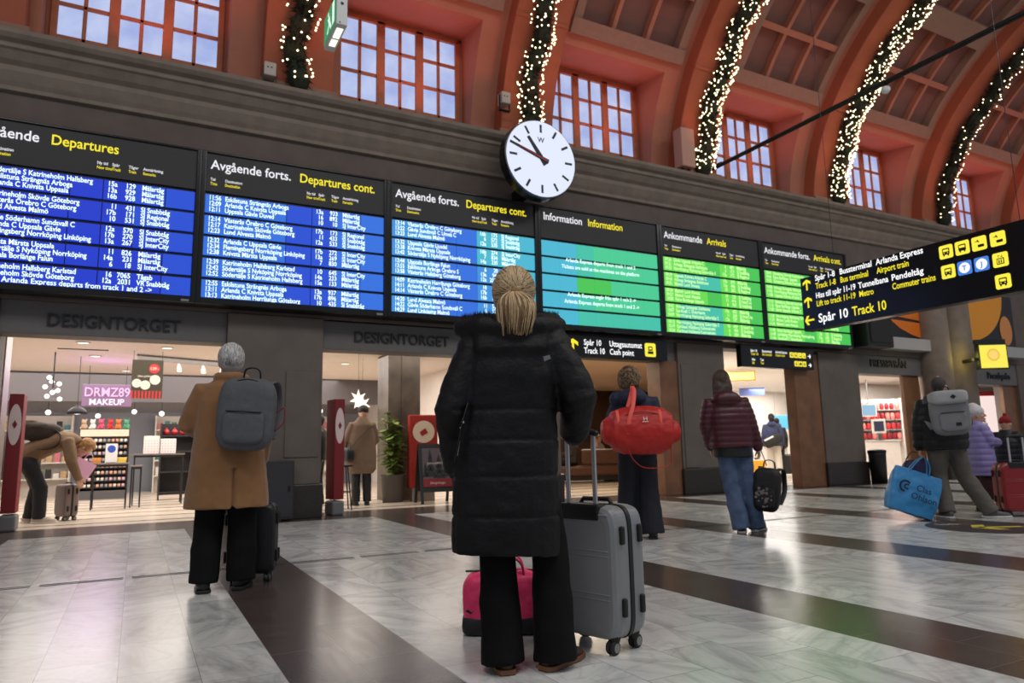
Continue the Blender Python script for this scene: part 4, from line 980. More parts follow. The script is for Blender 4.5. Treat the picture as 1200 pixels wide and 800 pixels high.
def coat_post(co, no):
    d = .006*N(co, 9)+.003*N(co, 24)
    if abs(co.x+.06) < .25 or co.z < .85:
        for zs in (1.13, .995, .835, .66): d -= .007*math.exp(-((co.z-zs)/.009)**2)
    elif co.z > .9 and (co.x < -.24 or co.x > .19):
        u = ((co.z-.9)/.105) % 1.; d += .005*(abs(math.sin(PI*u))**.6-.7)
    return d
jacket(root, J, COAT_K, [(.492, -.085, 0, .245, .165), (.60, -.08, 0, .25, .168), (.80, -.078, 0, .245, .165), (.98, -.07, 0, .235, .158), (1.12, -.06, -.0, .225, .15), (1.30, -.045, -.01, .225, .15), (1.42, -.035, -.015, .205, .13), (1.50, -.03, -.015, .12, .09)],
       (.092, .086, .072), voxel=.0095, name='quilted_coat', post=coat_post, extra=coat_extra, cuff=.03)
q = MB(); q.tube(smooth_path([(-.27, .035, 1.56), (-.17, -.075, 1.555), (-.04, -.125, 1.535), (.09, -.075, 1.555), (.18, .035, 1.565)], 6), [.022]*25, 8)
for i in range(2600):
    t = random.random()*24; P_ = smooth_path([(-.27, .035, 1.56), (-.17, -.075, 1.555), (-.04, -.125, 1.535), (.09, -.075, 1.555), (.18, .035, 1.565)], 6)[int(t)] if i == 0 else fur[int(t)] if False else None
    if i == 0: fur = smooth_path([(-.27, .035, 1.56), (-.17, -.075, 1.555), (-.04, -.125, 1.535), (.09, -.075, 1.555), (.18, .035, 1.565)], 48)
    p = fur[random.randrange(len(fur))]; a = random.random()*2*PI; d = Vector((.3*random.uniform(-1, 1), math.cos(a), math.sin(a))).normalized(); s_ = d.orthogonal().normalized()*.002
    q.add([p+d*.015-s_, p+d*.015+s_, p+d*(.03+.02*random.random())+Vector((0, 0, -.004))], [(0, 1, 2)])
q.build('collar_trim', mat('fur_black', (22, 20, 20), .8), root)
# scarf edge, logo patch, pocket zips
q = MB(); q.tube(smooth_path([(-.115, -.02, 1.545), (-.09, -.085, 1.55), (-.03, -.10, 1.552), (.03, -.085, 1.55), (.06, -.02, 1.545)], 5), [.02]*21, 10); q.build('scarf', mat('scarf_pale', (206, 196, 198), .8), root, smooth=True)
q = MB(); q.add([(.0, 0, 0), (.03, .012, 0), (.026, .03, 0), (-.004, .022, 0)], [(0, 1, 2, 3)]); q.add([(.004, .003, .001), (.026, .013, .001), (.0, .019, .001)], [(0, 1, 2)])
o = q.build('logo_patch', mat('logo_grey', (120, 120, 124), .5), root); o.location = (.105, -.172, 1.335); o.rotation_euler = (PI/2, 0, .15)
q = MB(); q.tube([(-.262, -.135, 1.09), (-.29, -.118, .93)], [.004, .004], 6); q.ball((-.262, -.138, 1.075), .008, 8); q.ball((-.272, -.138, 1.05), .006, 8); q.build('zip_pull', mat('zip_silver', (196, 196, 196), .25, metal=1.), root)
q = MB(); q.tube([(-.24, -.125, 1.16), (-.268, -.138, 1.06), (-.30, -.12, .90)], [(.004, .012)]*3, 8, ref=(1, 0, 0)); q.build('pocket_flap', BLACK, root, smooth=True)
# hair: skull cap under single strands drawn back into a ponytail
def cap_extra(mb): pass
hair_cap(root, W, R, BLOND, 1.13, -.03, .002, 20, face=.05)
kn = W(0, -.115, .005)
rnd = random.Random(3)
HB = [MB(), MB(), MB()]
for i in range(760):
    az = rnd.uniform(-PI*.92, PI*.92); el = rnd.uniform(-.35, 1.35)
    # start on the hairline in front or on the nape, run over the skull to the knot
    sx = math.sin(az); sy = math.cos(az)
    st = Vector((.086*sx*math.cos(el), -.012+.108*sy*math.cos(el), .035+.100*math.sin(el)))
    if st.y > .05 and st.z < .07: continue
    P = []
    kl = Vector((rnd.uniform(-.014, .014), -.126, .005+rnd.uniform(-.014, .014)))
    for k in range(9):
        t = k/8; v = st.lerp(kl, t); c = Vector((0, -.012, .035)); e = v-c
        f = 1/math.sqrt((e.x/.096)**2+(e.y/.119)**2+(e.z/.112)**2+1e-9)
        v2 = c+e*f*(1+.02*rnd.random()); v = v2.lerp(v, t**6)
        P.append(W(*v))
    HB[i % 3].tube(P, [.0018+.0016*rnd.random()]*9, 4, cap=False)
for b_, m_ in zip(HB, (BLOND, BLOND2, BLOND3)): b_.build('hair_strands', m_, root, smooth=True)
HB = [MB(), MB(), MB()]
for i in range(640):
    a = rnd.random()*2*PI; r = math.sqrt(rnd.random()); ox, oz = r*math.cos(a), r*math.sin(a); L_ = .16+.05*rnd.random()
    P = []
    for k in range(9):
        t = k/8; wd = .016+.084*math.sin(min(1, t*1.15)*PI*.55)*(1-.25*t*t)
        P.append(W(ox*wd+.006*math.sin(5*t+a), -.124-.038*math.sin(t*PI*.75)+oz*wd*.6, .012+.02*math.sin(t*3)-t*L_+oz*.006))
    HB[i % 3].tube(P, [.0024, .0028, .003, .003, .003, .0028, .0026, .0022, .0014], 4, cap=False)
for b_, m_ in zip(HB, (BLOND, BLOND2, BLOND3)): b_.build('ponytail', m_, root, smooth=True)
q = MB(); q.lathe([(.016, -.009), (.021, -.006), (.022, 0), (.021, .006), (.016, .009)], (0, 0, 0), 16, 0, Matrix.Rotation(PI/2, 3, 'X')); o = q.build('hair_tie', mat('tie_tan', (150, 112, 74), .7), root, smooth=True); o.location = W(0, -.13, .006); o.rotation_euler = R.to_euler()
# grey suitcase: its narrow side faces the viewer, broad handle side towards her
GREY_C = mat('suitcase_grey', (132, 133, 135), .38, var=.04, coat=.2)
rolling_case('suitcase', 'grey hard-shell suitcase with raised telescopic handle beside the woman in the long coat', (2.045, 3.03), math.radians(-73), .43, .25, .615, GREY_C, handle=.345)
# pink sports bag on the floor
PINK = mat('pink_nylon', (244, 58, 112), .5, bump=.3, bs=30); PK2 = mat('pink_dark', (150, 24, 70), .6)
r = empty('sports_bag', (1.78, 3.52, 0), math.radians(-28), 'bright pink sports bag with black base on the floor behind the black trousers', 'bag')
mb = MB(); puff_box(mb, (0, 0, .165), (.44, .24, .30), 4.5); mb.build('bag_body', PINK, r, remesh=.01, post=wrinkle(.007, 12))
mb = MB(); puff_box(mb, (0, 0, .05), (.445, .245, .10), 6); mb.build('base', mat('bag_black', (24, 22, 26), .6), r, smooth=True)
for sy in (-.08, .06):
    mb = MB(); strap(mb, smooth_path([(-.11, sy, .28), (-.09, sy, .36), (0, sy, .405), (.09, sy, .36), (.11, sy, .28)], 5), .014, .006, (0, 1, 0)); mb.build('handle', PK2 if sy < 0 else PINK, r, smooth=True)
mb = MB(); mb.add([(-.20, -.124, .13), (-.17, -.128, .115), (-.15, -.128, .135), (-.165, -.128, .125), (-.185, -.126, .14)], [(0, 1, 2, 3, 4)]); mb.build('logo', BLACK, r)
mb = MB(); mb.tube([(-.2, 0, .31), (.2, 0, .31)], [.006, .006], 6); mb.build('zipper', BLACK, r)

# ------------------------------------------------------------------ grey-haired traveller with camel coat
CAMEL = mat('camel_wool', (142, 102, 66), .85, var=.06, vs=14, sheen=.3, spec=.2)
J = joints(head=(-.01, .03, 1.62), shL=(-.19, .0, 1.425), elL=(-.275, .03, 1.16), wrL=(-.17, .24, 1.10), elR=(.235, .0, 1.14), wrR=(.21, .14, .92), anL=(-.13, -.02, .085), anR=(.11, .03, .085), knL=(-.115, .03, .5), knR=(.11, .03, .5))
root, W, R = person('person', 'grey-haired person in camel coat and black trousers wearing a grey backpack', (.60, 5.63), math.radians(-12), J, 1.015, look=(.15, .05, 0), voxel=.009)
trousers(root, J, TR_K, (.115, .100, .100), hem=.06)
shoes(root, J, mat('black_leather', (22, 21, 21), .45), BLACK, 1.05)
def cx(mb): mb.tube([(-.10, .03, 1.50), (-.08, -.06, 1.50), (0, -.085, 1.495), (.08, -.06, 1.50), (.10, .03, 1.50)], [(.03, .035)]*5, 10)
def cpost(co, no):
    d = .007*N(co, 6)+.003*N(co, 16)
    if co.y < 0 and co.z < .85: d -= .03*math.exp(-((co.x-.06)/.012)**2)
    return d
jacket(root, J, CAMEL, [(.57, 0, 0, .29, .20), (.75, 0, 0, .272, .19), (.95, 0, 0, .25, .175), (1.15, 0, 0, .232, .16), (1.32, 0, 0, .228, .15), (1.43, 0, 0, .19, .12), (1.49, 0, 0, .105, .085)], (.09, .078, .062), name='coat', post=cpost, extra=cx, cuff=.02)
hair_cap(root, W, R, mat('grey_hair', (150, 148, 146), .6), 1.06, -.05, .003, 12)
tuft_hair(root, W, R, [mat('grey_hair', (128, 126, 124)), mat('grey_hair_light', (214, 212, 210), .5), mat('grey_hair_mid', (184, 182, 180), .5)], 900, .07, .004, 1.10, .12)
def backpack(name, label, root_loc, rz, w, d, h, m, m2, tilt=0., flap=False, group=None):
    """bag body with its back against y=0, standing out towards -y"""
    r = empty(name, root_loc, 0, label, 'backpack', group); r.rotation_euler = (0, tilt, rz)
    mb = MB(); puff_box(mb, (0, -d/2, h/2), (w, d, h), 4.); body = mb.build('bag_body', m, r, remesh=.011, post=wrinkle(.005, 10))
    mb = MB(); puff_box(mb, (0, -d*.96, h*.32), (w*.72, d*.38, h*.46), 4.5); pk = mb.build('front_pocket', m, r, remesh=.01, post=wrinkle(.003, 12))
    mb = MB(); mb.tube([(-w*.3, -d*1.12, h*.525), (0, -d*1.17, h*.53), (w*.3, -d*1.12, h*.525)], [.005]*3, 6); mb.build('zipper', m2, pk, smooth=True)
    mb = MB(); mb.tube(smooth_path([(-w*.44, -d*.5, h*.62), (-w*.36, -d*.8, h*.86), (0, -d*.84, h*.97), (w*.36, -d*.8, h*.86), (w*.44, -d*.5, h*.62)], 5), [.006]*21, 6); mb.build('zipper', m2, r, smooth=True)
    mb = MB(); strap(mb, smooth_path([(-.06, -.02, h*.97), (-.05, -.03, h+.06), (0, -.03, h+.08), (.05, -.03, h+.06), (.06, -.02, h*.97)], 5), .012, .006, (0, 1, 0)); mb.build('top_handle', m2, r, smooth=True)
    for sx in (-1, 1):
        mb = MB(); strap(mb, smooth_path([(sx*w*.28, -.03, h*.93), (sx*w*.36, .05, h*.985), (sx*w*.38, .16, h*.93), (sx*w*.40, .21, h*.70), (sx*w*.44, .18, h*.42), (sx*w*.42, .02, h*.18)], 5), .028, .006); mb.build('shoulder_strap', m, r, smooth=True)
    return r
BPG = mat('backpack_grey', (86, 88, 92), .7, var=.06, vs=40, bump=.2, bs=150)
r = backpack('backpack', 'grey rectangular backpack with front pocket on the camel coat', (.70, 5.465, .98), math.radians(-20), .40, .17, .52, BPG, DARKST, 0.06)
mb = MB(); strap(mb, smooth_path([(.2, -.06, .28), (.25, -.05, .32), (.255, -.05, .22), (.2, -.06, .15)], 6), .012, .006, (0, 1, 0)); mb.build('side_handle', mat('handle_maroon', (120, 50, 56), .6), r, smooth=True)
rolling_case('suitcase', 'black upright suitcase half hidden behind the legs under the camel coat', (.83, 5.92), math.radians(-15), .36, .23, .52, mat('case_black', (24, 24, 26), .4), poles=False, ribs=False)

# ------------------------------------------------------------------ woman with the red duffel
NAVY = mat('navy_cloth', (26, 34, 58), .7, var=.06); CURLY = mat('curly_brown', (92, 72, 54), .6, rgb2=(150, 124, 92), vs=40)
J = joints(head=(-.05, .05, 1.62), anR=(.115, -.02, .085), anL=(-.14, .1, .085), knL=(-.11, .05, .5), elL=(-.26, .08, 1.18), wrL=(-.10, .26, 1.24), wrR=(.13, .22, 1.02))
root, W, R = person('person', 'person with curly hair and navy hooded jacket carrying a red duffel bag', (4.74, 6.15), math.radians(-30), J, 1.02, look=(.2, -.05, 0))
trousers(root, J, mat('navy_trouser', (24, 26, 36), .8), (.12, .105, .125), hem=.05)
shoes(root, J, BLACK, BLACK)
def hx(mb): mb.ball((-.05, -.10, 1.44), (.15, .10, .10), 14); mb.ball((-.19, -.03, 1.43), (.09, .1, .09), 12)
jacket(root, J, NAVY, [(.86, 0, 0, .215, .15), (1.05, 0, 0, .22, .15), (1.25, 0, 0, .225, .15), (1.40, 0, 0, .20, .13), (1.49, 0, 0, .11, .09)], (.09, .078, .06), extra=hx)
hair_cap(root, W, R, CURLY, 1.2, -.06, .008, 30)
tuft_hair(root, W, R, [CURLY, mat('curly_light', (166, 136, 100), .5), mat('curly_dark', (62, 46, 34), .6)], 900, .10, .006, 1.30, 1.2, seed=4, low=-.8)
RED = mat('duffel_red', (186, 32, 24), .5, bump=.35, bs=22); CORAL = mat('coral_webbing', (238, 92, 78), .6)
r = empty('duffel_bag', (4.57, 5.86, 1.12), math.radians(-28), 'large red duffel bag with coral straps hanging behind the curly-haired person', 'bag')
mb = MB(); mb.tube([(-.315, 0, 0), (-.295, 0, 0), (-.17, 0, 0), (.04, 0, 0), (.23, 0, -.01), (.295, 0, -.02), (.315, 0, -.02)], [(.13, .15), (.165, .20), (.175, .24), (.175, .25), (.17, .235), (.155, .19), (.12, .13)], 28, ref=(0, 1, 0)); mb.build('bag_body', RED, r, remesh=.012, post=lambda co, no: .013*N(co, 7)+.006*N(co, 18))
mb = MB(); strap(mb, smooth_path([(-.16, -.165, -.04), (-.14, -.17, .10), (-.09, -.12, .24), (-.05, .0, .40), (-.05, .10, .46)], 5), .022, .005); mb.build('carry_strap', CORAL, r, smooth=True)
mb = MB(); strap(mb, smooth_path([(-.12, .02, .24), (-.06, .10, .40), (-.05, .14, .46)], 5), .02, .005); mb.build('carry_strap', CORAL, r, smooth=True)
for x in (-.25, .18):
    mb = MB(); strap(mb, [(x, -.155, .02), (x, -.145, .13), (x, -.09, .20)], .016, .005); mb.build('compression_strap', CORAL, r, smooth=True)
mb = MB(); strap(mb, smooth_path([(.29, -.05, -.14), (.28, -.08, -.26), (.25, -.08, -.36), (.02, -.09, -.38), (-.1, -.1, -.30), (-.16, -.12, -.18)], 5), .012, .004, (0, 1, 0)); mb.build('loose_strap', RED, r, smooth=True)
mb = MB(); rect(mb, -.03, -.035, .03, -.028)
text(mb, 'H', 0, -.02, .06, 1.1, .004, 'c'); o = mb.build('logo', mat('logo_cream', (236, 214, 206), .6), r); o.location = (.02, -.172, .11); o.rotation_euler = (PI/2-.35, 0, 0)
mb = MB(); mb.tube(smooth_path([(-.28, -.12, .10), (-.1, -.14, .17), (.1, -.14, .17), (.29, -.1, .10)], 5), [.005]*16, 6); mb.build('zipper', mat('zip_red', (120, 26, 22), .6), r, smooth=True)

# ------------------------------------------------------------------ woman in the maroon jacket
MAROON = mat('maroon_nylon', (74, 26, 36), .42, var=.08); DENIM = mat('blue_denim', (58, 76, 104), .8, rgb2=(82, 102, 134), vs=10)
J = joints(head=(-.19, .03, 1.62), neck=(-.17, 0, 1.48), chest=(-.14, 0, 1.3), waist=(-.12, 0, 1.1), pelvis=(-.10, 0, .96), shL=(-.345, -.01, 1.42), elL=(-.385, 0, 1.14), wrL=(-.34, .1, .92), shR=(.02, -.01, 1.42), elR=(.09, -.02, 1.13), wrR=(.16, .03, .90),
           hipL=(-.19, 0, .93), hipR=(-.02, 0, .93), knL=(-.155, .02, .5), knR=(.02, .06, .5), anL=(-.085, -.02, .085), anR=(.11, .12, .085), toeL=(-.04, .15, .035), toeR=(.20, .24, .035))
root, W, R = person('person', 'long-haired person in maroon padded jacket and blue jeans holding a black rucksack', (5.99, 5.86), math.radians(-33), J, 1.02, look=(-.1, 0, 0), hands={'R': ((.1, .05, -1), (-1, 0, 0), (0, 1, 0), .9)})
trousers(root, J, DENIM, (.112, .090, .095), hem=.04, amp=.009, name='jeans')
shoes(root, J, BLACK, mat('sole_grey', (170, 168, 164), .6))
jacket(root, J, BLACK, [(.80, -.12, 0, .20, .14), (.95, -.12, 0, .20, .14)], (.05, .045, .04), name='sweater')
def mx_(mb): mb.ball((-.17, -.09, 1.43), (.16, .10, .09), 14)
def mpost(co, no):
    u = ((co.z-.9)/.062) % 1.; return .004*N(co, 9)+.009*(abs(math.sin(PI*u))**.6-.7)*(1 if co.z < 1.42 else .2)
jacket(root, J, MAROON, [(.90, -.125, 0, .235, .16), (1.05, -.13, 0, .235, .16), (1.25, -.14, 0, .235, .16), (1.40, -.16, 0, .20, .13), (1.49, -.17, 0, .11, .09)], (.088, .076, .058), name='padded_jacket', post=mpost, extra=mx_)
hair_cap(root, W, R, mat('brown_hair', (52, 38, 30), .5, rgb2=(78, 58, 44), vs=40), 1.07, -.05, .006, 20, extra=lambda mb: mb.tube([W(0, -.06, .03), W(0, -.085, -.07), W(-.01, -.10, -.17), W(-.02, -.09, -.22)], [(.10, .055), (.112, .055), (.10, .04), (.06, .025)], 16, ref=(1, 0, 0)))
tuft_hair(root, W, R, [mat('brown_hair', (52, 38, 30)), mat('brown_hair_light', (84, 64, 48), .5)], 420, .16, .004, 1.12, .1, seed=6)
HB = [MB(), MB()]
for i in range(260):
    a = rnd.uniform(-1., 1.); P = [W(a*.085+.006*math.sin(3*a+k), -.075-.03*math.cos(a*1.4)-.02*k/6+.01*rnd.random(), .05-.30*k/6*(.8+.25*rnd.random())) for k in range(7)]
    HB[i % 2].tube(P, [.004, .0045, .0045, .004, .004, .003, .0015], 4, cap=False)
for b_, m_ in zip(HB, (mat('brown_hair', (52, 38, 30)), mat('brown_hair_light', (84, 64, 48)))): b_.build('long_hair', m_, root, smooth=True)
r = backpack('rucksack', 'black rucksack with pale printed front held low beside the blue jeans', (6.22, 5.80, .22), math.radians(-60), .30, .17, .48, mat('rucksack_black', (22, 22, 24), .6), DARKST, .12)
mb = MB()
for i in range(26):
    a = random.random()*2*PI; q = math.sqrt(random.random()); disc(mb, .085*q*math.cos(a), .12*q*math.sin(a), .006+.014*random.random(), 6, 0, .0005*i)
o = mb.build('print', mat('print_pale', (122, 114, 110), .6), r); o.location = (0, -.198, .17); o.rotation_euler = (PI/2, 0, 0)
mb = MB(); strap(mb, smooth_path([(-.02, -.05, .5), (-.06, -.03, .58), (-.10, -.01, .66)], 5), .01, .004, (0, 1, 0)); mb.build('loop', BLACK, r, smooth=True)

# ------------------------------------------------------------------ man with rucksack and blue shopping bag
JK = mat('black_down', (18, 18, 20), .55); KHAKI = mat('grey_khaki', (98, 92, 84), .85, var=.06)
J = joints(head=(-.14, .06, 1.60), neck=(-.18, .0, 1.47), chest=(-.19, -.02, 1.3), waist=(-.18, 0, 1.1), pelvis=(-.17, 0, .95), shL=(-.38, -.02, 1.41), elL=(-.45, -.04, 1.12), wrL=(-.46, .02, .86), shR=(0, -.0, 1.41), elR=(.10, .08, 1.15), wrR=(.02, .26, 1.02),
           hipL=(-.26, 0, .92), hipR=(-.08, 0, .92), knL=(-.27, .03, .5), anL=(-.25, -.06, .085), knR=(.02, .06, .5), anR=(.24, -.02, .085), toeL=(-.30, .11, .035), toeR=(.42, .01, .035))
root, W, R = person('person', 'stocky person in black down jacket and grey trousers striding with a pale rucksack', (9.17, 5.34), math.radians(-42), J, 1.02, look=(-.75, .12, 0), hands={'L': ((0, .05, -1), (1, 0, 0), (0, 1, 0), .9)})
trousers(root, J, KHAKI, (.125, .10, .095), hem=.06, amp=.009)
shoes(root, J, mat('trainer_dark', (92, 90, 92), .6), mat('trainer_white', (206, 204, 200), .6), 1.08)
def kpost(co, no):
    u = ((co.z-.84)/.10) % 1.; return .005*N(co, 8)+.011*(abs(math.sin(PI*u))**.6-.7)
jacket(root, J, JK, [(.82, -.175, 0, .26, .19), (1.0, -.18, 0, .275, .20), (1.2, -.185, -.01, .275, .20), (1.37, -.185, -.01, .235, .16), (1.47, -.18, 0, .12, .10)], (.10, .09, .065), post=kpost, name='down_jacket')
hair_cap(root, W, R, mat('cropped_hair', (72, 64, 60), .8), 1.01, -.03, .002, 40)
r = backpack('rucksack', 'pale grey flap rucksack on the black down jacket', (8.82, 5.24, 1.01), math.radians(-42), .43, .19, .52, mat('rucksack_grey', (128, 128, 130), .75, var=.08), DARKST, -.06)
mb = MB(); puff_box(mb, (0, -.12, .46), (.42, .26, .17), 4.); fl = mb.build('flap', mat('rucksack_flap', (176, 176, 176), .7), r, remesh=.011, post=wrinkle(.004, 10))
mb = MB(); mb.add([(-.035, 0, 0), (0, -.028, 0), (.035, 0, 0), (0, .028, 0)], [(0, 1, 2, 3)]); o = mb.build('badge', BLACK, r); o.location = (.02, -.256, .46); o.rotation_euler = (PI/2, 0, 0)
mb = MB(); rect(mb, -.03, -.02, .03, .02); o = mb.build('badge', BLACK, r); o.location = (.04, -.222, .13); o.rotation_euler = (PI/2, 0, 0)
BLUE = mat('carrier_blue', (58, 138, 196), .4, bump=.3, bs=12)
r = empty('shopping_bag', (8.36, 5.60, .06), math.radians(-30), 'blue Clas Ohlson carrier bag held low, swinging left of the grey trousers', 'bag'); r.rotation_euler = (0, math.radians(20), math.radians(-30))
mb = MB()
for z, hw, hd in ((0, .26, .09), (.2, .29, .10), (.4, .29, .07), (.54, .28, .035)): pass
mb.tube([(0, 0, 0.02), (0, 0, .2), (0, 0, .4), (0, 0, .55)], [(.27, .09), (.30, .10), (.30, .07), (.29, .03)], 32, ref=(1, 0, 0), pw=6, cap=False); mb.build('bag_body', BLUE, r, remesh=.012, post=lambda co, no: .010*N(co, 6)+.005*N(co, 15))
mb = MB(); text(mb, 'Clas', -.06, .06, .105, 1, .010); text(mb, 'Ohlson', -.10, -.045, .105, 1, .010)
for k in range(20):
    a0, a1 = .8+k*.235, .8+(k+1)*.235
    for r0, r1, ox, st in ((.05, .075, -.19, 0), (.018, .036, -.17, 1)):
        if st == 0 and k > 16: continue
        mb.add([(ox+r0*math.cos(a0), .07+r0*math.sin(a0), 0), (ox+r1*math.cos(a0), .07+r1*math.sin(a0), 0), (ox+r1*math.cos(a1), .07+r1*math.sin(a1), 0), (ox+r0*math.cos(a1), .07+r0*math.sin(a1), 0)], [(0, 1, 2, 3)])
o = mb.build('printed_lettering', mat('carrier_navy', (20, 36, 66), .5), r); o.location = (.02, -.128, .25); o.rotation_euler = (PI/2, 0, 0)
for sy in (-.03, .03):
    mb = MB(); strap(mb, smooth_path([(-.12, sy, .53), (-.05, sy, .68), (.02, 0, .74), (.09, sy, .66), (.12, sy, .53)], 5), .014, .004, (0, 1, 0)); mb.build('handle', BLUE, r, smooth=True)
r = empty('shoulder_bag', (8.80, 5.72, .18), math.radians(-35), 'dark purple bag tucked behind the blue carrier bag', 'bag'); 
mb = MB(); puff_box(mb, (0, 0, .28), (.34, .16, .52), 3.5); mb.build('bag_body', mat('bag_purple', (46, 40, 82), .6), r, remesh=.014, post=wrinkle(.008, 9))
mb = MB(); strap(mb, smooth_path([(-.12, 0, .5), (-.05, 0, .62), (.05, 0, .62), (.12, 0, .5)], 5), .014, .005, (0, 1, 0)); mb.build('handle', BLACK, r, smooth=True)

# ------------------------------------------------------------------ children and the traveller at the right edge
LAV = mat('lavender_nylon', (146, 134, 192), .5, var=.06)
J = joints(head=(0, .03, 1.60), shL=(-.16, 0, 1.40), shR=(.16, 0, 1.40), elL=(-.22, .06, 1.16), wrL=(-.06, .26, 1.14), elR=(.22, .06, 1.16), wrR=(.08, .28, 1.14), anL=(-.09, 0, .085), anR=(.09, .05, .085))
root, W, R = person('person', 'child in lavender jacket and pale knitted hat, facing the camera side', (10.05, 5.62), math.radians(-115), J, .80, look=(-.55, .12, 0), hk=1.05, headk=1.12)
trousers(root, J, mat('plum_trouser', (66, 34, 40), .8), (.125, .115, .11), hem=.22)
shoes(root, J, BLACK, mat('sole_dark', (60, 58, 58), .6), 1.1, high=.10)
jacket(root, J, LAV, [(.60, 0, 0, .26, .20), (.8, 0, 0, .26, .20), (1.05, 0, 0, .245, .185), (1.28, 0, 0, .235, .165), (1.43, 0, 0, .14, .11)], (.10, .09, .07), post=kpost, name='padded_jacket')
q = MB(); q.ball(W(0, -.008, .06), (.098, .122, .095), 20, R); q.ball(W(0, -.02, .13), (.07, .09, .07), 14, R); q.tube([W(0, -.006, .035), W(0, -.004, .08)], [(.110, .132)]*2, 20, ref=R @ Vector((1, 0, 0))); o = q.build('knitted_hat', mat('hat_cream', (232, 226, 228), .9, bump=.5, bs=90), root, remesh=.009, post=wrinkle(.004, 22))
q = MB(); q.tube([W(-.07, .05, -.16), W(0, .085, -.15), W(.07, .05, -.16)], [.035]*3, 10); q.build('scarf', mat('scarf_white', (206, 200, 210), .8), root, smooth=True)
J = joints(head=(0, .03, 1.60), elL=(-.22, .03, 1.16), wrL=(-.16, .16, 1.0), elR=(.22, .03, 1.16), wrR=(.16, .16, 1.0))
root, W, R = person('person', 'small child in dark jacket and red hat, mostly hidden behind the lavender jacket', (10.62, 5.55), math.radians(-80), J, .72, look=(-.1, 0, 0), hk=1.05, headk=1.15)
trousers(root, J, BLACK, (.125, .11, .105), hem=.06); shoes(root, J, BLACK, BLACK, 1.1)
jacket(root, J, mat('navy_down', (30, 28, 40), .55), [(.72, 0, 0, .24, .18), (.95, 0, 0, .25, .19), (1.25, 0, 0, .24, .17), (1.43, 0, 0, .14, .11)], (.10, .09, .07), post=kpost, name='padded_jacket')
q = MB(); q.ball(W(0, -.008, .055), (.1, .125, .1), 18, R); q.ball(W(0, 0, .165), .035, 10); q.build('bobble_hat', mat('hat_red', (150, 28, 34), .9, bump=.5, bs=90), root, remesh=.01, post=wrinkle(.005, 22))
RUST = mat('rust_jacket', (120, 78, 40), .7, var=.08)
J = joints(elL=(-.25, .02, 1.14), wrL=(-.24, .12, .95))
root, W, R = person('person', 'person in rust-brown jacket standing behind the red suitcase', (10.45, 4.93), math.radians(30), J, .98)
trousers(root, J, TR_K, (.11, .09, .085), hem=.04); shoes(root, J, BLACK, BLACK)
jacket(root, J, RUST, [(.85, 0, 0, .22, .15), (1.05, 0, 0, .225, .155), (1.27, 0, 0, .23, .155), (1.41, 0, 0, .20, .13), (1.49, 0, 0, .11, .09)], (.09, .078, .06))
hair_cap(root, W, R, mat('dark_hair', (40, 30, 26), .6), 1.05, -.05, .005, 24)
rolling_case('suitcase', 'red hard-shell suitcase with raised handle in front of the rust-brown jacket', (9.80, 5.08), math.radians(-35), .44, .27, .60, mat('case_red', (140, 20, 26), .38, coat=.2), handle=.32)
# ------------------------------------------------------------------ inside the shops
STRUCT_DK = mat('shop_dark_fascia', (96, 92, 94), .6)
mb = MB(); mb.span((-9, 19.0, 2.25), (6.5, 19.15, 2.95)); struct(mb.build('trim_70', STRUCT_DK))
mb = MB(); mb.span((-14, 22.7, 0), (6.6, 22.9, 2.2)); struct(mb.build('trim_71', mat('shop_blue_grey', (124, 128, 138), .5)))
mb = MB(); mb.span((4.38, 13.6, 0), (5.05, 14.3, 2.95)); mb.span((4.66, 13.57, .2), (4.69, 13.6, 2.9)); struct(mb.build('trim_72', [mat('pillar_marble', (64, 55, 48), .4, rgb2=(104, 92, 80), vs=2.4)]))
mb = MB(); mb.span((-2.05, 12.2, 0), (-1.72, 12.7, 2.9)); struct(mb.build('trim_73', mat('pillar_pale', (150, 140, 136), .4)))
# anti-theft posts with red banner covers
BAN = mat('banner_red', (128, 26, 32), .6); BANP = mat('banner_pale', (226, 204, 200), .6)
def sensor(loc, rz, label, zt):
    r = empty('sensor_post', (*loc, 0), rz, label, 'post')
    mb = MB(); mb.span((-.10, -.16, 0), (.10, .16, .22)); mb.build('base', mat('sensor_grey', (116, 116, 118), .5), r, bevel=.03)
    mb = MB(); mb.span((-.085, -.16, .24), (.085, .16, zt)); b = mb.build('banner', BAN, r, bevel=.01)
    mb = MB(); disc(mb, 0, 0, .075, 24, 0, 0, .28); T = at(0, -.164, zt-.42) @ WALLT; setT(mb.build('emblem', BANP, b), T)
    mb = MB(); mb.add([(0, .06, 0), (.03, 0, 0), (0, -.06, 0), (-.03, 0, 0)], [(0, 1, 2, 3)]); setT(mb.build('emblem_mark', BAN, b), at(0, -.168, zt-.42) @ WALLT)
    return r
sensor((-1.49, 11.92), 0, 'red bannered sensor post beside the bending traveller', 1.85)
sensor((2.79, 11.35), math.radians(10), 'red bannered sensor post between the pier and the beige coat', 1.80)
# dark cabinet at the pier
r = empty('cabinet', (1.83, 10.88, 0), 0, 'dark grey cabinet standing against the pier behind the camel coat', 'cabinet')
mb = MB(); mb.span((-.23, -.1, .02), (.23, .1, .86)); mb.build('carcass', mat('cabinet_grey', (44, 43, 46), .5), r, bevel=.01)
mb = MB(); mb.span((-.21, -.108, .06), (.21, -.101, .82)); d = mb.build('door', mat('cabinet_door', (50, 49, 52), .5), r, bevel=.004)
mb = MB(); mb.span((.15, -.12, .42), (.17, -.109, .5)); mb.build('handle', DARKST, d)
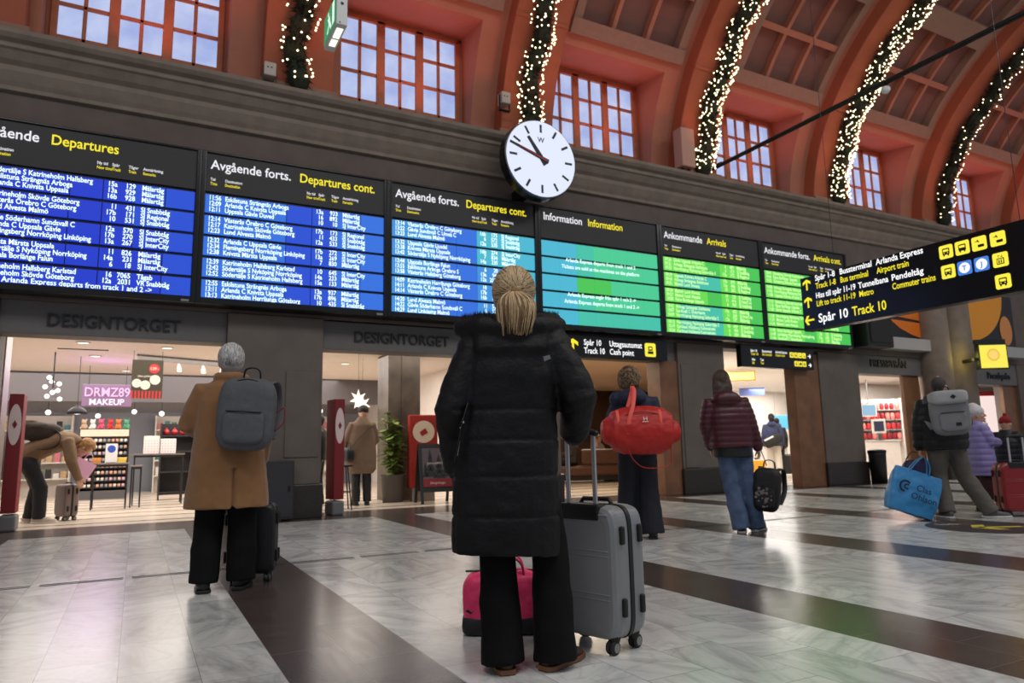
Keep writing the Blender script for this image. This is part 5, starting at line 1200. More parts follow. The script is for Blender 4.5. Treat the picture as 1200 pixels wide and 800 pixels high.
# display shelf with jars, toys on top
r = empty('display_shelf', (-.68, 19.6, 0), 0, 'dark display shelf full of small jars behind the thin-legged tables', 'shelf')
mb = MB(); mb.span((-.52, -.18, .0), (-.49, .2, 1.62)); mb.span((.49, -.18, 0), (.52, .2, 1.62)); mb.span((-.52, .17, 0), (.52, .2, 1.62)); mb.build('frame', mat('shelf_dark', (40, 36, 36), .5), r)
for k in range(8):
    mb = MB(); mb.span((-.49, -.18, .26+k*.15), (.49, .18, .28+k*.15)); mb.build('shelf_board', mat('shelf_dark', (40, 36, 36)), r)
mb = MB(); mb.span((-.52, -.22, .0), (.52, .2, .2)); mb.build('plinth', mat('plinth_grey', (84, 82, 84), .5), r)
mb = MB(); mb.span((-.5, -.2, 1.46), (.5, -.17, 1.62)); mb.build('header_panel', mat('header_cream', (226, 208, 186), .6), r)
jar = None; rn = random.Random(2)
JARC = [mat('jar_white', (226, 216, 204), .4), mat('jar_peach', (214, 160, 130), .4), mat('jar_grey', (150, 150, 150), .4), mat('jar_pink', (226, 180, 190), .4)]
jd = []
for m_ in JARC:
    q = MB(); q.lathe([(.026, 0), (.034, .005), (.034, .06), (.026, .068)], n=10); o = q.build('jar', m_, smooth=True); jd.append(o.data); bpy.data.objects.remove(o)
lid = MB(); lid.lathe([(.027, .066), (.027, .082), (.02, .086)], n=10); lo = lid.build('lid', mat('lid_dark', (48, 44, 44), .4)); ldata = lo.data; bpy.data.objects.remove(lo)
for k in range(8):
    for i in range(11):
        o = bpy.data.objects.new('jar', rn.choice(jd)); COL.objects.link(o); o.location = (-.68-.44+i*.088, 19.46, .282+k*.15)
        tag(o, 'small pale jar in the rows on the dark display shelf', 'jar', 'jars on the display shelf')
        l2 = bpy.data.objects.new('lid', ldata); COL.objects.link(l2); l2.parent = o
TOY = [((226, 90, 120), 'pink'), ((236, 236, 226), 'white'), ((230, 130, 70), 'orange'), ((90, 170, 130), 'green'), ((200, 170, 140), 'tan'), ((214, 60, 60), 'red')]
place = ('at the left end', 'second from the left end', 'third from the left end', 'third from the right end', 'second from the right end', 'at the right end')
for i, ((c, nm), pl) in enumerate(zip([TOY[4], TOY[1], TOY[0], TOY[5], TOY[2], TOY[3]], place)):
    r = empty('soft_toy', (-1.12+i*.176, 19.6, 1.625), rn.uniform(-.5, .5), '%s soft toy %s of the row on the display shelf' % (nm, pl), 'toy', 'toys on top of the display shelf')
    m_ = mat('toy_'+nm, c, .9)
    mb = MB(); mb.ball((0, 0, .075), (.07, .06, .075), 12); mb.ball((0, -.02, .18), .055, 12); mb.build('toy_body', m_, r, smooth=True)
    for sx in (-1, 1):
        mb = MB(); mb.ball((sx*.045, -.01, .23), (.02, .012, .025), 8); mb.build('ear', m_, r, smooth=True)
        mb = MB(); mb.ball((sx*.05, -.05, .04), (.025, .04, .022), 8); mb.build('paw', m_, r, smooth=True)
# tables with thin black legs
def table(loc, w_, d, h, label):
    r = empty('display_table', (*loc, 0), 0, label, 'table')
    mb = MB(); mb.span((-w_/2, -d/2, h-.03), (w_/2, d/2, h)); mb.build('tabletop', mat('table_top', (120, 110, 104), .4), r, bevel=.004)
    mb = MB(); mb.span((-w_/2+.02, -d/2+.02, h-.07), (w_/2-.02, -d/2+.035, h-.03)); mb.span((-w_/2+.02, d/2-.035, h-.07), (w_/2-.02, d/2-.02, h-.03)); mb.build('rail', BLACK, r)
    for sx in (-1, 1):
        for sy in (-1, 1):
            mb = MB(); mb.span((sx*(w_/2-.03)-.014, sy*(d/2-.03)-.014, .05), (sx*(w_/2-.03)+.014, sy*(d/2-.03)+.014, h-.03)); l_ = mb.build('leg', BLACK, r)
            mb = MB(); mb.lathe([(.01, -.012), (.03, -.012), (.03, .012), (.01, .012)], (sx*(w_/2-.03), sy*(d/2-.03), .03), 12, 0, Matrix.Rotation(PI/2, 3, 'Y')); mb.build('caster', BLACK, l_)
table((-.42, 15.75), .62, .5, .86, 'low thin-legged display table with books, right of the bending traveller')
table((.02, 15.9), .22, .5, .80, 'narrow thin-legged table between the low and the high display tables')
table((.42, 16.6), .95, .55, 1.02, 'high thin-legged display table carrying white boxes')
def thing1(name, mb, m, label, cat, loc, rz=0, group=None, **k):
    o = mb.build(name, m, **k); o.location = loc; o.rotation_euler = (0, 0, rz); tag(o, label, cat, group); return o
r = empty('price_stand', (-.42, 15.66, .862), 0, 'white card stand with blue disc on the low display table', 'sign')
mb = MB(); mb.span((-.10, -.008, .0), (.10, .008, .36)); mb.build('card', mat('card_white', (232, 230, 230), .5), r)
mb = MB(); disc(mb, 0, .26, .07, 24); setT(mb.build('disc', mat('card_blue', (50, 84, 190), .5), r), at(0, -.011, 0) @ WALLT)
mb = MB(); mb.span((-.08, -.05, 0), (.08, .05, .012)); mb.build('foot', STEEL, r)
for i, (c, nm, x) in enumerate((((214, 140, 50), 'orange', -.66), ((236, 206, 90), 'yellow', -.24))):
    r = empty('book_stack', (x, 15.7, .862), .1*i, nm+' stack of gift boxes at one end of the low display table', 'box')
    for k in range(3):
        mb = MB(); mb.span((-.07, -.06, .034*k), (.07, .06, .034*k+.03)); o = mb.build('box', mat('gift_'+nm, c, .5), r, bevel=.004); o.rotation_euler = (0, 0, .1*k)
for i, (x, h, lb) in enumerate(((.27, .36, 'taller white printed gift box on the high display table'), (.58, .30, 'shorter white printed gift box on the high display table'))):
    r = empty('gift_box', (x, 16.55, 1.022), 0, lb, 'box'); mb = MB(); mb.span((-.145, -.1, 0), (.145, .1, h)); mb.build('carton', mat('box_white', (236, 228, 226), .5), r, bevel=.006)
    mb = MB()
    for a in range(5):
        for b2 in range(5): disc(mb, -.11+a*.055, .04+b2*.055, .009, 8)
    setT(mb.build('dots', mat('dot_grey', (170, 150, 150), .6), r), at(0, -.103, 0) @ WALLT)
# second rack at the right
r = empty('merchandise_rack', (.86, 18.0, 0), 0, 'dark shelving rack with red goods seen just left of the camel coat', 'shelf')
mb = MB(); mb.span((-.4, -.2, .0), (-.37, .2, 1.7)); mb.span((.37, -.2, .0), (.4, .2, 1.7)); mb.span((-.4, .18, .1), (.4, .2, 1.7)); mb.build('frame', mat('shelf_dark', (40, 36, 36)), r)
for z in (.15, .6, 1.05, 1.4): mb = MB(); mb.span((-.37, -.2, z), (.37, .18, z+.03)); mb.build('shelf_board', mat('shelf_dark', (40, 36, 36)), r)
for i in range(4):
    mb = MB(); mb.ball((0, 0, .07), .07, 10); mb.lathe([(.02, .13), (.02, .16), (.01, .17)], n=8); thing1('ornament', mb, mat('ornament_red', (170, 34, 40), .3), 'red bauble on the upper board of the dark shelving rack', 'ornament', (.58+i*.17, 17.95, 1.432), 0, 'baubles on the shelving rack', smooth=True)
# neon shop name, hanging poster, cluster lamp, globe lamps, downlights
r = empty('neon_sign', (-.62, 17.5, 2.06), 0, 'pink glowing neon shop name in two lines under the ceiling', 'sign')
mb = MB(); mb.span((-.47, .02, -.02), (.47, .05, .46)); mb.build('backing_panel', mat('neon_back', (120, 96, 120), .6), r, bevel=.02)
mb = MB(); text(mb, 'DRMZ89', 0, .20, .27, 1, .012, 'c', width=.86); setT(mb.build('upper_letters', mat('neon_pink', (255, 196, 236), emit=1.15), r), at(0, -.01, 0) @ WALLT)
mb = MB(); text(mb, 'MAKEUP', 0, .02, .18, 1, .02, 'c', width=.66); setT(mb.build('lower_letters', mat('neon_white', (255, 238, 250), emit=1.3), r), at(0, -.01, 0) @ WALLT)
mb = MB(); mb.tube([(-.35, .03, .46), (-.35, .03, .86)], [.006]*2, 6); mb.tube([(.35, .03, .46), (.35, .03, .86)], [.006]*2, 6); mb.build('suspension_wire', DARKST, r)
l = bpy.data.lights.new('neon_spill', 'POINT'); l.energy = 26; l.color = (.62, .26, 1); l.shadow_soft_size = .85; o = bpy.data.objects.new('neon_spill', l); COL.objects.link(o); o.location = (-.6, 16.6, 2.6)
r = empty('hanging_poster', (.11, 14.8, 2.03), 0, 'dark green and red sweets poster hanging from the shop ceiling', 'poster')
mb = MB(); mb.span((-.26, 0, 0), (.26, .012, .72)); mb.build('sheet', mat('poster_olive', (62, 56, 40), .6), r)
mb = MB()
for k in range(9): rect(mb, -.26+k*.058, 0, -.26+k*.058+.034, .14)
setT(mb.build('stripes', mat('poster_red', (190, 50, 52), .6), r), at(0, -.004, 0) @ WALLT)
mb = MB(); disc(mb, .11, .56, .09, 24); setT(mb.build('round_mark', mat('poster_red', (190, 50, 52)), r), at(0, -.004, 0) @ WALLT)
mb = MB(); disc(mb, -.17, .28, .08, 20); disc(mb, -.03, .25, .085, 20, 0, .001); disc(mb, .13, .35, .09, 20, 0, .002); setT(mb.build('sweets', mat('poster_cream', (232, 216, 200), .6), r), at(0, -.006, 0) @ WALLT)
mb = MB(); text(mb, '129:-', .11, .535, .075, 1, .01, 'c'); text(mb, 'Julens godaste', -.16, .40, .05, .8, .01); setT(mb.build('poster_text', mat('poster_cream', (232, 216, 200)), r), at(0, -.008, 0) @ WALLT)
mb = MB(); mb.tube([(-.24, .006, .72), (-.24, .006, .89)], [.004]*2, 6); mb.tube([(.24, .006, .72), (.24, .006, .89)], [.004]*2, 6); mb.build('suspension_wire', DARKST, r)
GLOBE = mat('lamp_globe', (255, 246, 236), emit=2.2)
r = empty('cluster_lamp', (-1.43, 15.5, 2.0), 0, 'cluster of white globe lamps on bent stems above the bending traveller', 'lamp')
mb = MB(); mb.tube([(0, 0, .92), (0, 0, .25)], [.012, .012], 8); mb.build('stem', DARKST, r)
for i in range(8):
    a = i*2.4; p = Vector((.12*math.cos(a), .12*math.sin(a), .05+.055*i)); mb = MB(); mb.tube([(0, 0, p.z+.08), p], [.005, .005], 6); b = mb.build('arm', DARKST, r); mb = MB(); mb.ball(p, .042, 12); mb.build('globe', GLOBE, b, smooth=True)
def dome_lamp(x, y, z, label):
    r = empty('pendant_lamp', (x, y, z), 0, label, 'lamp'); mb = MB(); mb.lathe([(.17, 0), (.16, .06), (.10, .12), (.03, .15), (.02, .18)], n=20); mb.build('shade', DARKST, r, smooth=True)
    mb = MB(); mb.ball((0, 0, .03), (.11, .11, .035), 14); mb.build('bulb', GLOBE, r, smooth=True); mb = MB(); mb.tube([(0, 0, .17), (0, 0, 2.92-z)], [.006]*2, 6); mb.build('cord', BLACK, r)
dome_lamp(-1.05, 16, 1.80, 'dark dome pendant lamp over the bending traveller')
def downlight(x, y, z=2.915, label='round recessed downlight in the shop ceiling', group='downlights in the shop ceiling'):
    r = empty('ceiling_light', (x, y, z), 0, label, 'lamp', group); mb = MB(); mb.lathe([(.11, 0), (.11, -.012), (.085, -.014), (.085, 0)], n=20); mb.build('rim', WHITE, r, smooth=True)
    mb = MB(); mb.lathe([(.083, -.003), (.083, -.009)], n=20); mb.build('diffuser', GLOBE, r)
for x, y in ((-.9, 14.0), (.4, 14.2), (-2.0, 13.6), (-.8, 15.8), (.2, 16.2), (3.3, 13.2), (4.0, 15.5), (3.6, 17.5), (-.3, 18.3), (5.6, 13.0)): downlight(x, y)
r = empty('track_light', (.75, 15.6, 2.80), .4, 'slanted lighting track with white spot heads right of the hanging poster', 'lamp'); mb = MB(); mb.span((-.9, -.02, .0), (.9, .02, .11)); mb.build('rail', mat('track_grey', (120, 116, 114), .5), r)
for x in (-.6, -.1, .4, .8):
    mb = MB(); mb.tube([(x, 0, 0), (x, -.03, -.12)], [.012, .05], 12); h = mb.build('spot_head', WHITE, r, smooth=True); mb = MB(); mb.ball((x, -.045, -.16), (.045, .045, .02), 12); mb.build('lens', GLOBE, h, smooth=True)
r = empty('air_vent', (-.95, 14.9, 2.905), 0, 'long slot air vent in the shop ceiling left of the hanging poster', 'vent'); mb = MB(); mb.span((-.4, -.03, 0), (.4, .03, .012)); mb.build('frame', mat('vent_grey', (90, 84, 82), .6), r)
# paper star lamps, plant, red banner stand, A-board
for x, y, z, lb in ((3.86, 13.9, 2.0, 'larger white paper star lamp over the beige coat'), (4.14, 14.6, 1.95, 'slim white paper star lamp behind the plant')):
    r = empty('star_lamp', (x, y, z), .3, lb, 'lamp'); mb = MB(); P = [(0, .02, 0)]
    for k in range(14):
        a = k*PI/7; rr = .21 if k % 2 == 0 else .09; P.append((rr*math.sin(a), 0, rr*math.cos(a)))
    P.append((0, -.05, 0)); P[0] = (0, .05, 0)
    mb.add(P, [(0, 1+k, 1+(k+1) % 14) for k in range(14)]+[(15, 1+(k+1) % 14, 1+k) for k in range(14)]); mb.build('star', mat('star_glow', (255, 244, 222), emit=1.5), r)
    mb = MB(); mb.tube([(0, 0, .2), (0, 0, 2.92-z)], [.004]*2, 6); mb.build('cord', BLACK, r)
r = empty('potted_plant', (4.42, 13.42, 0), 0, 'large leafy plant in a grey tub left of the red stand', 'plant')
mb = MB(); mb.lathe([(.19, 0), (.23, .50), (.25, .52), (.22, .52), (.2, .45)], n=24); mb.build('tub', mat('tub_grey', (92, 86, 80), .7, bump=.3, bs=14), r, smooth=True)
mb = MB(); mb.lathe([(.205, .44), (.0, .46)], n=20); mb.build('soil', mat('soil', (50, 38, 30), .9), r)
mb = MB(); rn = random.Random(9); tips = []
for k in range(7):
    a = rn.random()*6.28; t_ = Vector((.26*math.cos(a)*rn.random(), .26*math.sin(a)*rn.random(), 1.15+.5*rn.random())); P = smooth_path([(.02*math.cos(a), .02*math.sin(a), .44), (t_.x*.3, t_.y*.3, .85), t_], 5); mb.tube(P, [.016-.009*i/len(P) for i in range(len(P))], 6); tips += P[4:]
mb.build('stem', mat('stem_brown', (92, 74, 46), .8), r, smooth=True)
mb = MB()
for i in range(170):
    p = rn.choice(tips)+Vector((rn.uniform(-.03, .03), rn.uniform(-.03, .03), rn.uniform(-.22, .12))); a = rn.random()*6.28; L_ = .17+.12*rn.random(); dr = Vector((math.cos(a), math.sin(a), rn.uniform(-.3, .5))).normalized(); sd = dr.cross(Vector((0, 0, 1))).normalized(); up = Vector((0, 0, 1)); V = []; F = []
    for k in range(6):
        t = k/5; wd = .066*math.sin(PI*min(1, t*.92+.06))**.8; c = p+dr*L_*t-up*.12*t*t*L_*4*.4
        V += [c-sd*wd+up*.012, c, c+sd*wd+up*.012]
    for k in range(5): F += [(3*k, 3*k+1, 3*k+4, 3*k+3), (3*k+1, 3*k+2, 3*k+5, 3*k+4)]
    mb.add(V, F)
mb.build('foliage', mat('leaf_green', (96, 128, 54), .4, rgb2=(166, 182, 104), vs=6), r, smooth=True)
r = empty('banner_stand', (4.97, 13.25, 0), math.radians(-10), 'red upright stand with cream round emblem behind the A-board', 'stand')
mb = MB(); mb.span((-.28, -.12, .26), (.28, .12, 1.66)); b = mb.build('fabric', mat('stand_red', (164, 40, 26), .7, bump=.5, bs=9), r, bevel=.02)
mb = MB(); mb.span((-.22, -.1, 0), (.22, .1, .26)); mb.build('base', mat('stand_base', (150, 140, 130), .6), r)
mb = MB(); disc(mb, 0, 1.33, .215, 32); T = at(0, -.126, 0) @ WALLT; setT(mb.build('emblem', mat('emblem_cream', (236, 214, 186), .6), b), T)
mb = MB(); mb.add([(-.085, 1.32, 0), (-.03, 1.245, 0), (.085, 1.31, 0), (.03, 1.40, 0)], [(0, 1, 2, 3)]); setT(mb.build('emblem_mark', mat('stand_red', (164, 40, 26)), b), at(0, -.13, 0) @ WALLT)
r = empty('a_board', (4.98, 12.62, 0), math.radians(-8), 'black A-board with winter forest poster in front of the red stand', 'sign')
tl = math.radians(9)
for sg in (-1, 1):
    R3 = Matrix.Rotation(sg*tl, 3, 'X'); mb = MB()
    T = Matrix.Rotation(-sg*-tl if False else (tl if sg > 0 else -tl), 4, 'X')
    y0 = sg*.30; T = at(0, y0, 0) @ Matrix.Rotation(math.atan2(.28*sg, 1.1), 4, 'X')
    q = MB(); q.span((-.33, -.015, .0), (-.28, .015, 1.12)); q.span((.28, -.015, 0), (.33, .015, 1.12)); q.span((-.28, -.015, 1.05), (.28, .015, 1.12)); q.span((-.28, -.015, .22), (.28, .015, .30)); q.span((-.28, .0, .30), (.28, .008, 1.05))
    p_ = q.build('panel', BLACK, r); setT(p_, T)
    if sg < 0:
        q = MB(); rect(q, -.27, .31, .27, 1.04); setT(q.build('poster', mat('aboard_dusk', (92, 78, 84), .5), p_), at(0, -.017, 0) @ WALLT)
        q = MB(); rect(q, -.27, .31, .27, .46); text(q, 'Designtorget', 0, 0, .001, 1); setT(q.build('poster_band', mat('aboard_red', (140, 24, 30), .5), p_), at(0, -.02, 0) @ WALLT)
        q = MB()
        for x, z0, z1, w_ in ((-.12, .5, .95, .12), (.04, .47, .86, .13), (.17, .5, .82, .09), (-.22, .5, .74, .06)):
            for k in range(4): zz = z0+(z1-z0)*k/4; ww = w_*(1-k/4.6); q.add([(x-ww, zz, 0), (x+ww, zz, 0), (x, zz+(z1-z0)*.42, 0)], [(0, 1, 2)])
        setT(q.build('poster_firs', mat('aboard_fir', (44, 40, 44), .6), p_), at(0, -.019, 0) @ WALLT)
        q = MB(); text(q, 'JULKLAPPSTIPS', 0, .73, .055, 1, .004, 'c'); text(q, 'Designtorget', 0, .365, .055, 1, .004, 'c'); disc(q, .14, .93, .06, 20); setT(q.build('poster_lettering', mat('aboard_cream', (230, 216, 206), .5), p_), at(0, -.023, 0) @ WALLT)
# low table and chair at the pier, right opening
r = empty('stool', (3.12, 12.25, 0), .2, 'black metal stool half hidden between the pier and the red sensor post', 'stool'); mb = MB(); mb.lathe([(.19, .72), (.2, .735), (.2, .75), (.0, .755)], n=20); mb.build('seat', BLACK, r)
for k in range(4): a = k*PI/2+.5; mb = MB(); mb.tube([(.13*math.cos(a), .13*math.sin(a), .72), (.22*math.cos(a), .22*math.sin(a), 0)], [.012]*2, 8); mb.build('leg', BLACK, r, smooth=True)
mb = MB(); mb.tube([(.18*math.cos(k*PI/8), .18*math.sin(k*PI/8), .3) for k in range(17)], [.008]*17, 6); mb.build('foot_ring', BLACK, r, smooth=True)

# people in the shops
BEIGE = mat('beige_coat', (120, 98, 78), .85, var=.06)
J = joints(elL=(-.26, .02, 1.14), wrL=(-.22, .14, .93), elR=(.25, .05, 1.14), wrR=(.16, .2, .98), head=(.03, .04, 1.62))
root, W, R = person('person', 'person in long beige coat and dark cap standing in the shop entrance, back turned', (3.70, 13.05), math.radians(-5), J, 1.04, look=(-.2, -.1, 0), voxel=.012)
trousers(root, J, BLACK, (.105, .08, .075), hem=.06, voxel=.014); shoes(root, J, BLACK, BLACK)
jacket(root, J, BEIGE, [(.55, 0, 0, .20, .15), (.62, 0, 0, .26, .18), (.9, 0, 0, .26, .175), (1.2, 0, 0, .24, .16), (1.40, 0, 0, .21, .135), (1.49, 0, 0, .11, .09)], (.09, .08, .065), name='coat', voxel=.014)
q = MB(); q.ball(W(0, -.005, .055), (.098, .122, .095), 16, R); q.build('cap', mat('cap_dark', (56, 50, 54), .8), root, remesh=.012)
q = MB(); strap(q, smooth_path([(.18, -.12, 1.40), (.0, -.185, 1.25), (-.18, -.19, 1.06), (-.28, -.10, .92)], 5), .012, .004, (0, 1, 0)); q.build('bag_strap', BLACK, root, smooth=True)
r = empty('shoulder_bag', (3.42, 12.95, .80), .1, 'black shoulder bag at the hip of the beige coat', 'bag'); mb = MB(); puff_box(mb, (0, 0, .12), (.16, .30, .26), 4); mb.build('bag_body', BLACK, r, smooth=True); mb = MB(); strap(mb, smooth_path([(0, -.12, .22), (0, -.05, .34), (0, .05, .34), (0, .12, .22)], 4), .01, .004); mb.build('handle', BLACK, r, smooth=True)
J = joints()
root, W, R = person('person', 'person with dark jacket mostly hidden between the pier and the red sensor post', (3.10, 13.9), math.radians(60), J, .97, voxel=.014, eyes=False)
trousers(root, J, BLACK, hem=.06, voxel=.014); shoes(root, J, BLACK, BLACK)
jacket(root, J, JK, [(.85, 0, 0, .22, .15), (1.05, 0, 0, .225, .155), (1.27, 0, 0, .23, .155), (1.41, 0, 0, .20, .13), (1.49, 0, 0, .11, .09)], (.09, .078, .06), voxel=.014)
hair_cap(root, W, R, mat('dark_hair', (40, 30, 26), .6), 1.06, -.05, .005, 24, voxel=.012)
# traveller bending over a suitcase at the left
SAND = mat('sand_jacket', (122, 96, 70), .8, var=.08); DKB = mat('dark_jeans', (20, 21, 28), .8)
J = joints(pelvis=(0, -.18, .92), waist=(0, -.02, 1.06), chest=(0, .22, 1.16), neck=(0, .40, 1.15), head=(0, .53, 1.06), shL=(-.17, .33, 1.14), shR=(.17, .33, 1.14), elL=(-.21, .40, .85), elR=(.21, .40, .85), wrL=(-.12, .46, .60), wrR=(.13, .48, .62),
           hipL=(-.088, -.18, .90), hipR=(.088, -.18, .90), knL=(-.10, -.06, .49), knR=(.10, .02, .49), anL=(-.10, -.12, .085), anR=(.10, .04, .085))
root, W, R = person('person', 'traveller in sand-coloured jacket bending over a small suitcase at the shop threshold', (-1.27, 13.1), math.radians(-95), J, 1.06, look=(0, -1.05, 0), voxel=.011)
trousers(root, J, DKB, (.12, .095, .085), hem=.06, top=Vector((0, -.14, 1.0)), voxel=.013); shoes(root, J, mat('trainer_pale', (196, 180, 166), .6), mat('sole_pale', (220, 210, 200), .6), 1.12)
mb = MB(); mb.tube([(0, -.21, .90), (0, -.15, 1.0), (0, .02, 1.08), (0, .22, 1.17), (0, .36, 1.16), (0, .42, 1.15)], [(.18, .15), (.20, .16), (.205, .15), (.215, .15), (.19, .12), (.09, .08)], 20, ref=(1, 0, 0))
for sd in 'LR':
    a, b_, d = J['sh'+sd], J['el'+sd], J['wr'+sd]; mb.tube([Vector((0, .28, 1.15)).lerp(a, .5), a, a.lerp(b_, .5), b_, b_.lerp(d, .5), d], [.085, .09, .082, .075, .066, .058], 14)
mb.build('jacket', SAND, root, remesh=.013, post=wrinkle(.008, 8))
hair_cap(root, W, R, mat('sandy_hair', (150, 104, 62), .6, rgb2=(178, 132, 84), vs=40), 1.12, -.06, .008, 26, voxel=.011)
r = empty('rucksack', (-1.36, 13.1, 1.24), math.radians(-95), 'dark olive rucksack lying on the back of the bending traveller', 'backpack'); mb = MB(); puff_box(mb, (0, .03, .13), (.38, .60, .30), 3.4, Matrix.Rotation(-.12, 3, 'X')); mb.build('bag_body', mat('olive_bag', (54, 44, 34), .8), r, remesh=.014, post=wrinkle(.01, 8))
for sx in (-1, 1): mb = MB(); strap(mb, smooth_path([(sx*.13, .26, .16), (sx*.19, .34, .06), (sx*.20, .28, -.12), (sx*.19, .05, -.14)], 5), .022, .005); mb.build('shoulder_strap', BLACK, r, smooth=True)
mb = MB(); puff_box(mb, (0, -.12, .27), (.26, .24, .08), 3.4); mb.build('front_pocket', mat('olive_bag', (54, 44, 34)), r, remesh=.014)
rolling_case('suitcase', 'small grey-brown suitcase under the hands of the bending traveller', (-.93, 13.35), math.radians(-60), .34, .22, .50, mat('case_taupe', (120, 104, 98), .45), poles=False, ribs=False)
r = empty('paper_bag', (-.78, 12.95, .70), .3, 'pale pink paper bag dangling in front of the bending traveller', 'bag'); r.rotation_euler = (0, .5, .3); mb = MB(); mb.tube([(0, 0, 0), (0, 0, .24)], [(.14, .045), (.15, .03)], 24, ref=(1, 0, 0), pw=7, cap=False); mb.build('bag_body', mat('paper_pink', (226, 170, 196), .6), r)
mb = MB(); mb.tube(smooth_path([(-.06, 0, .24), (-.03, 0, .34), (.03, 0, .34), (.06, 0, .24)], 4), [.005]*13, 6); mb.build('handle', mat('paper_pink', (226, 170, 196)), r, smooth=True)

# lounge with brown sofas
LEATHER = mat('brown_leather', (92, 60, 44), .4, var=.1)
r = empty('sofa', (11.3, 17.0, 0), math.radians(-25), 'long brown leather bench sofa with raised backrest behind the raised suitcase handle', 'sofa')
mb = MB(); mb.span((-1.3, -.35, .18), (1.3, .35, .46)); mb.build('seat', LEATHER, r, bevel=.06)
mb = MB(); mb.span((-.2, -.30, .48), (1.25, -.02, .92)); mb.build('backrest', LEATHER, r, bevel=.08)
mb = MB(); mb.span((-1.25, -.3, .06), (1.25, .3, .18)); mb.build('plinth', BLACK, r)
for x in (-1.15, 1.15):
    for y in (-.25, .25): mb = MB(); mb.tube([(x, y, 0), (x, y, .07)], [.03, .03], 10, cap=False); mb.build('leg', DARKST, r)
def sitter(loc, rz, label, m, s, hairm):
    J = joints(pelvis=(0, 0, .56), waist=(0, -.02, .70), chest=(0, -.03, .90), neck=(0, 0, 1.07), head=(0, .05, 1.21), shL=(-.175, -.02, 1.02), shR=(.175, -.02, 1.02), elL=(-.22, .06, .76), elR=(.22, .06, .76), wrL=(-.12, .30, .72), wrR=(.12, .30, .72),
               hipL=(-.09, .02, .54), hipR=(.09, .02, .54), knL=(-.12, .45, .50), knR=(.12, .45, .50), anL=(-.12, .45, .085), anR=(.12, .45, .085))
    root, W, R = person('person', label, loc, rz, J, s, look=(0, -.3, 0), voxel=.014, eyes=False)
    mb = MB(); 
    for sd in 'LR': mb.tube([J['hip'+sd], J['kn'+sd], J['kn'+sd].lerp(J['an'+sd], .5), J['an'+sd]], [.10, .08, .07, .065], 14)
    mb.tube([(0, -.02, .52), (0, 0, .62)], [(.18, .13)]*2, 16); mb.build('trousers', DKB, root, remesh=.015)
    shoes(root, J, BLACK, BLACK)
    jacket(root, J, m, [(.54, 0, 0, .2, .15), (.7, -.02, 0, .21, .15), (.9, -.03, -.02, .22, .15), (1.01, -.02, -.01, .19, .12), (1.08, 0, 0, .1, .08)], (.085, .075, .06), voxel=.015)
    hair_cap(root, W, R, hairm, 1.06, -.04, .004, 24, voxel=.012)
sitter((11.0, 17.25), math.radians(60), 'person in dark grey jacket sitting sideways on the brown sofa', mat('grey_jacket', (66, 60, 58), .8), 1.05, mat('dark_hair', (40, 30, 26)))
sitter((12.1, 17.6), math.radians(-170), 'person in pale grey top sitting behind the sofa backrest', mat('pale_top', (150, 140, 132), .8), 1.0, mat('auburn_hair', (96, 62, 40), .6))
mb = MB(); mb.tube([(10.9, 18.6, 0), (10.9, 18.6, 2.9)], [.14, .14], 20, cap=False); struct(mb.build('trim_74', WHITE, smooth=True))
r = empty('wall_screen', (12.6, 19.6, 1.9), math.radians(-30), 'small blue glowing screen in the dark lounge', 'screen'); mb = MB(); mb.span((-.4, 0, 0), (.4, .06, .5)); mb.build('case', BLACK, r, bevel=.01); mb = MB(); rect(mb, -.37, .03, .37, .47); setT(mb.build('display', mat('screen_blue', (70, 110, 214), emit=.8), r), at(0, -.004, 0) @ WALLT)

# bright passage: two walkers, display panels
J = joints(anL=(-.11, .02, .085), anR=(.12, -.08, .085), knR=(.11, .0, .5))
root, W, R = person('person', 'person in navy padded jacket and white trousers walking away in the bright passage', (16.85, 15.3), math.radians(-45), J, 1.06, voxel=.014, eyes=False)
trousers(root, J, mat('white_trouser', (206, 198, 188), .8), (.11, .095, .09), hem=.05, voxel=.014); shoes(root, J, BLACK, BLACK)
def hood(mb): mb.ball((0, -.09, 1.45), (.14, .09, .08), 12)
jacket(root, J, mat('navy_padded', (44, 52, 92), .6), [(.84, 0, 0, .22, .15), (1.05, 0, 0, .235, .165), (1.27, 0, 0, .24, .165), (1.41, 0, 0, .21, .14), (1.49, 0, 0, .11, .09)], (.095, .085, .065), voxel=.014, extra=hood)
hair_cap(root, W, R, BLACK, 1.1, -.05, .008, 24, voxel=.012)
r = empty('shoulder_bag', (16.68, 15.07, .95), math.radians(-45), 'black messenger bag with white strip across the navy padded jacket', 'bag'); r.rotation_euler = (0, -.45, math.radians(-45)); mb = MB(); puff_box(mb, (0, 0, .12), (.56, .16, .32), 4); mb.build('bag_body', BLACK, r, smooth=True); mb = MB(); mb.span((-.22, -.09, .20), (.06, -.082, .25)); mb.build('reflector', mat('reflector_white', (226, 226, 226), .4), r); mb = MB(); strap(mb, smooth_path([(.24, -.02, .2), (.3, .0, .45), (.12, .1, .56)], 5), .02, .005); mb.build('strap', BLACK, r, smooth=True)
J = joints()
root, W, R = person('person', 'person in black jacket beside the navy padded jacket in the bright passage', (17.5, 15.7), math.radians(-45), J, 1.0, voxel=.014, eyes=False)
trousers(root, J, BLACK, hem=.05, voxel=.014); shoes(root, J, BLACK, BLACK)
jacket(root, J, JK, [(.80, 0, 0, .22, .15), (1.05, 0, 0, .235, .165), (1.27, 0, 0, .24, .165), (1.41, 0, 0, .21, .14), (1.49, 0, 0, .11, .09)], (.095, .085, .065), voxel=.014, extra=hood)
hair_cap(root, W, R, BLACK, 1.1, -.05, .008, 24, voxel=.012)
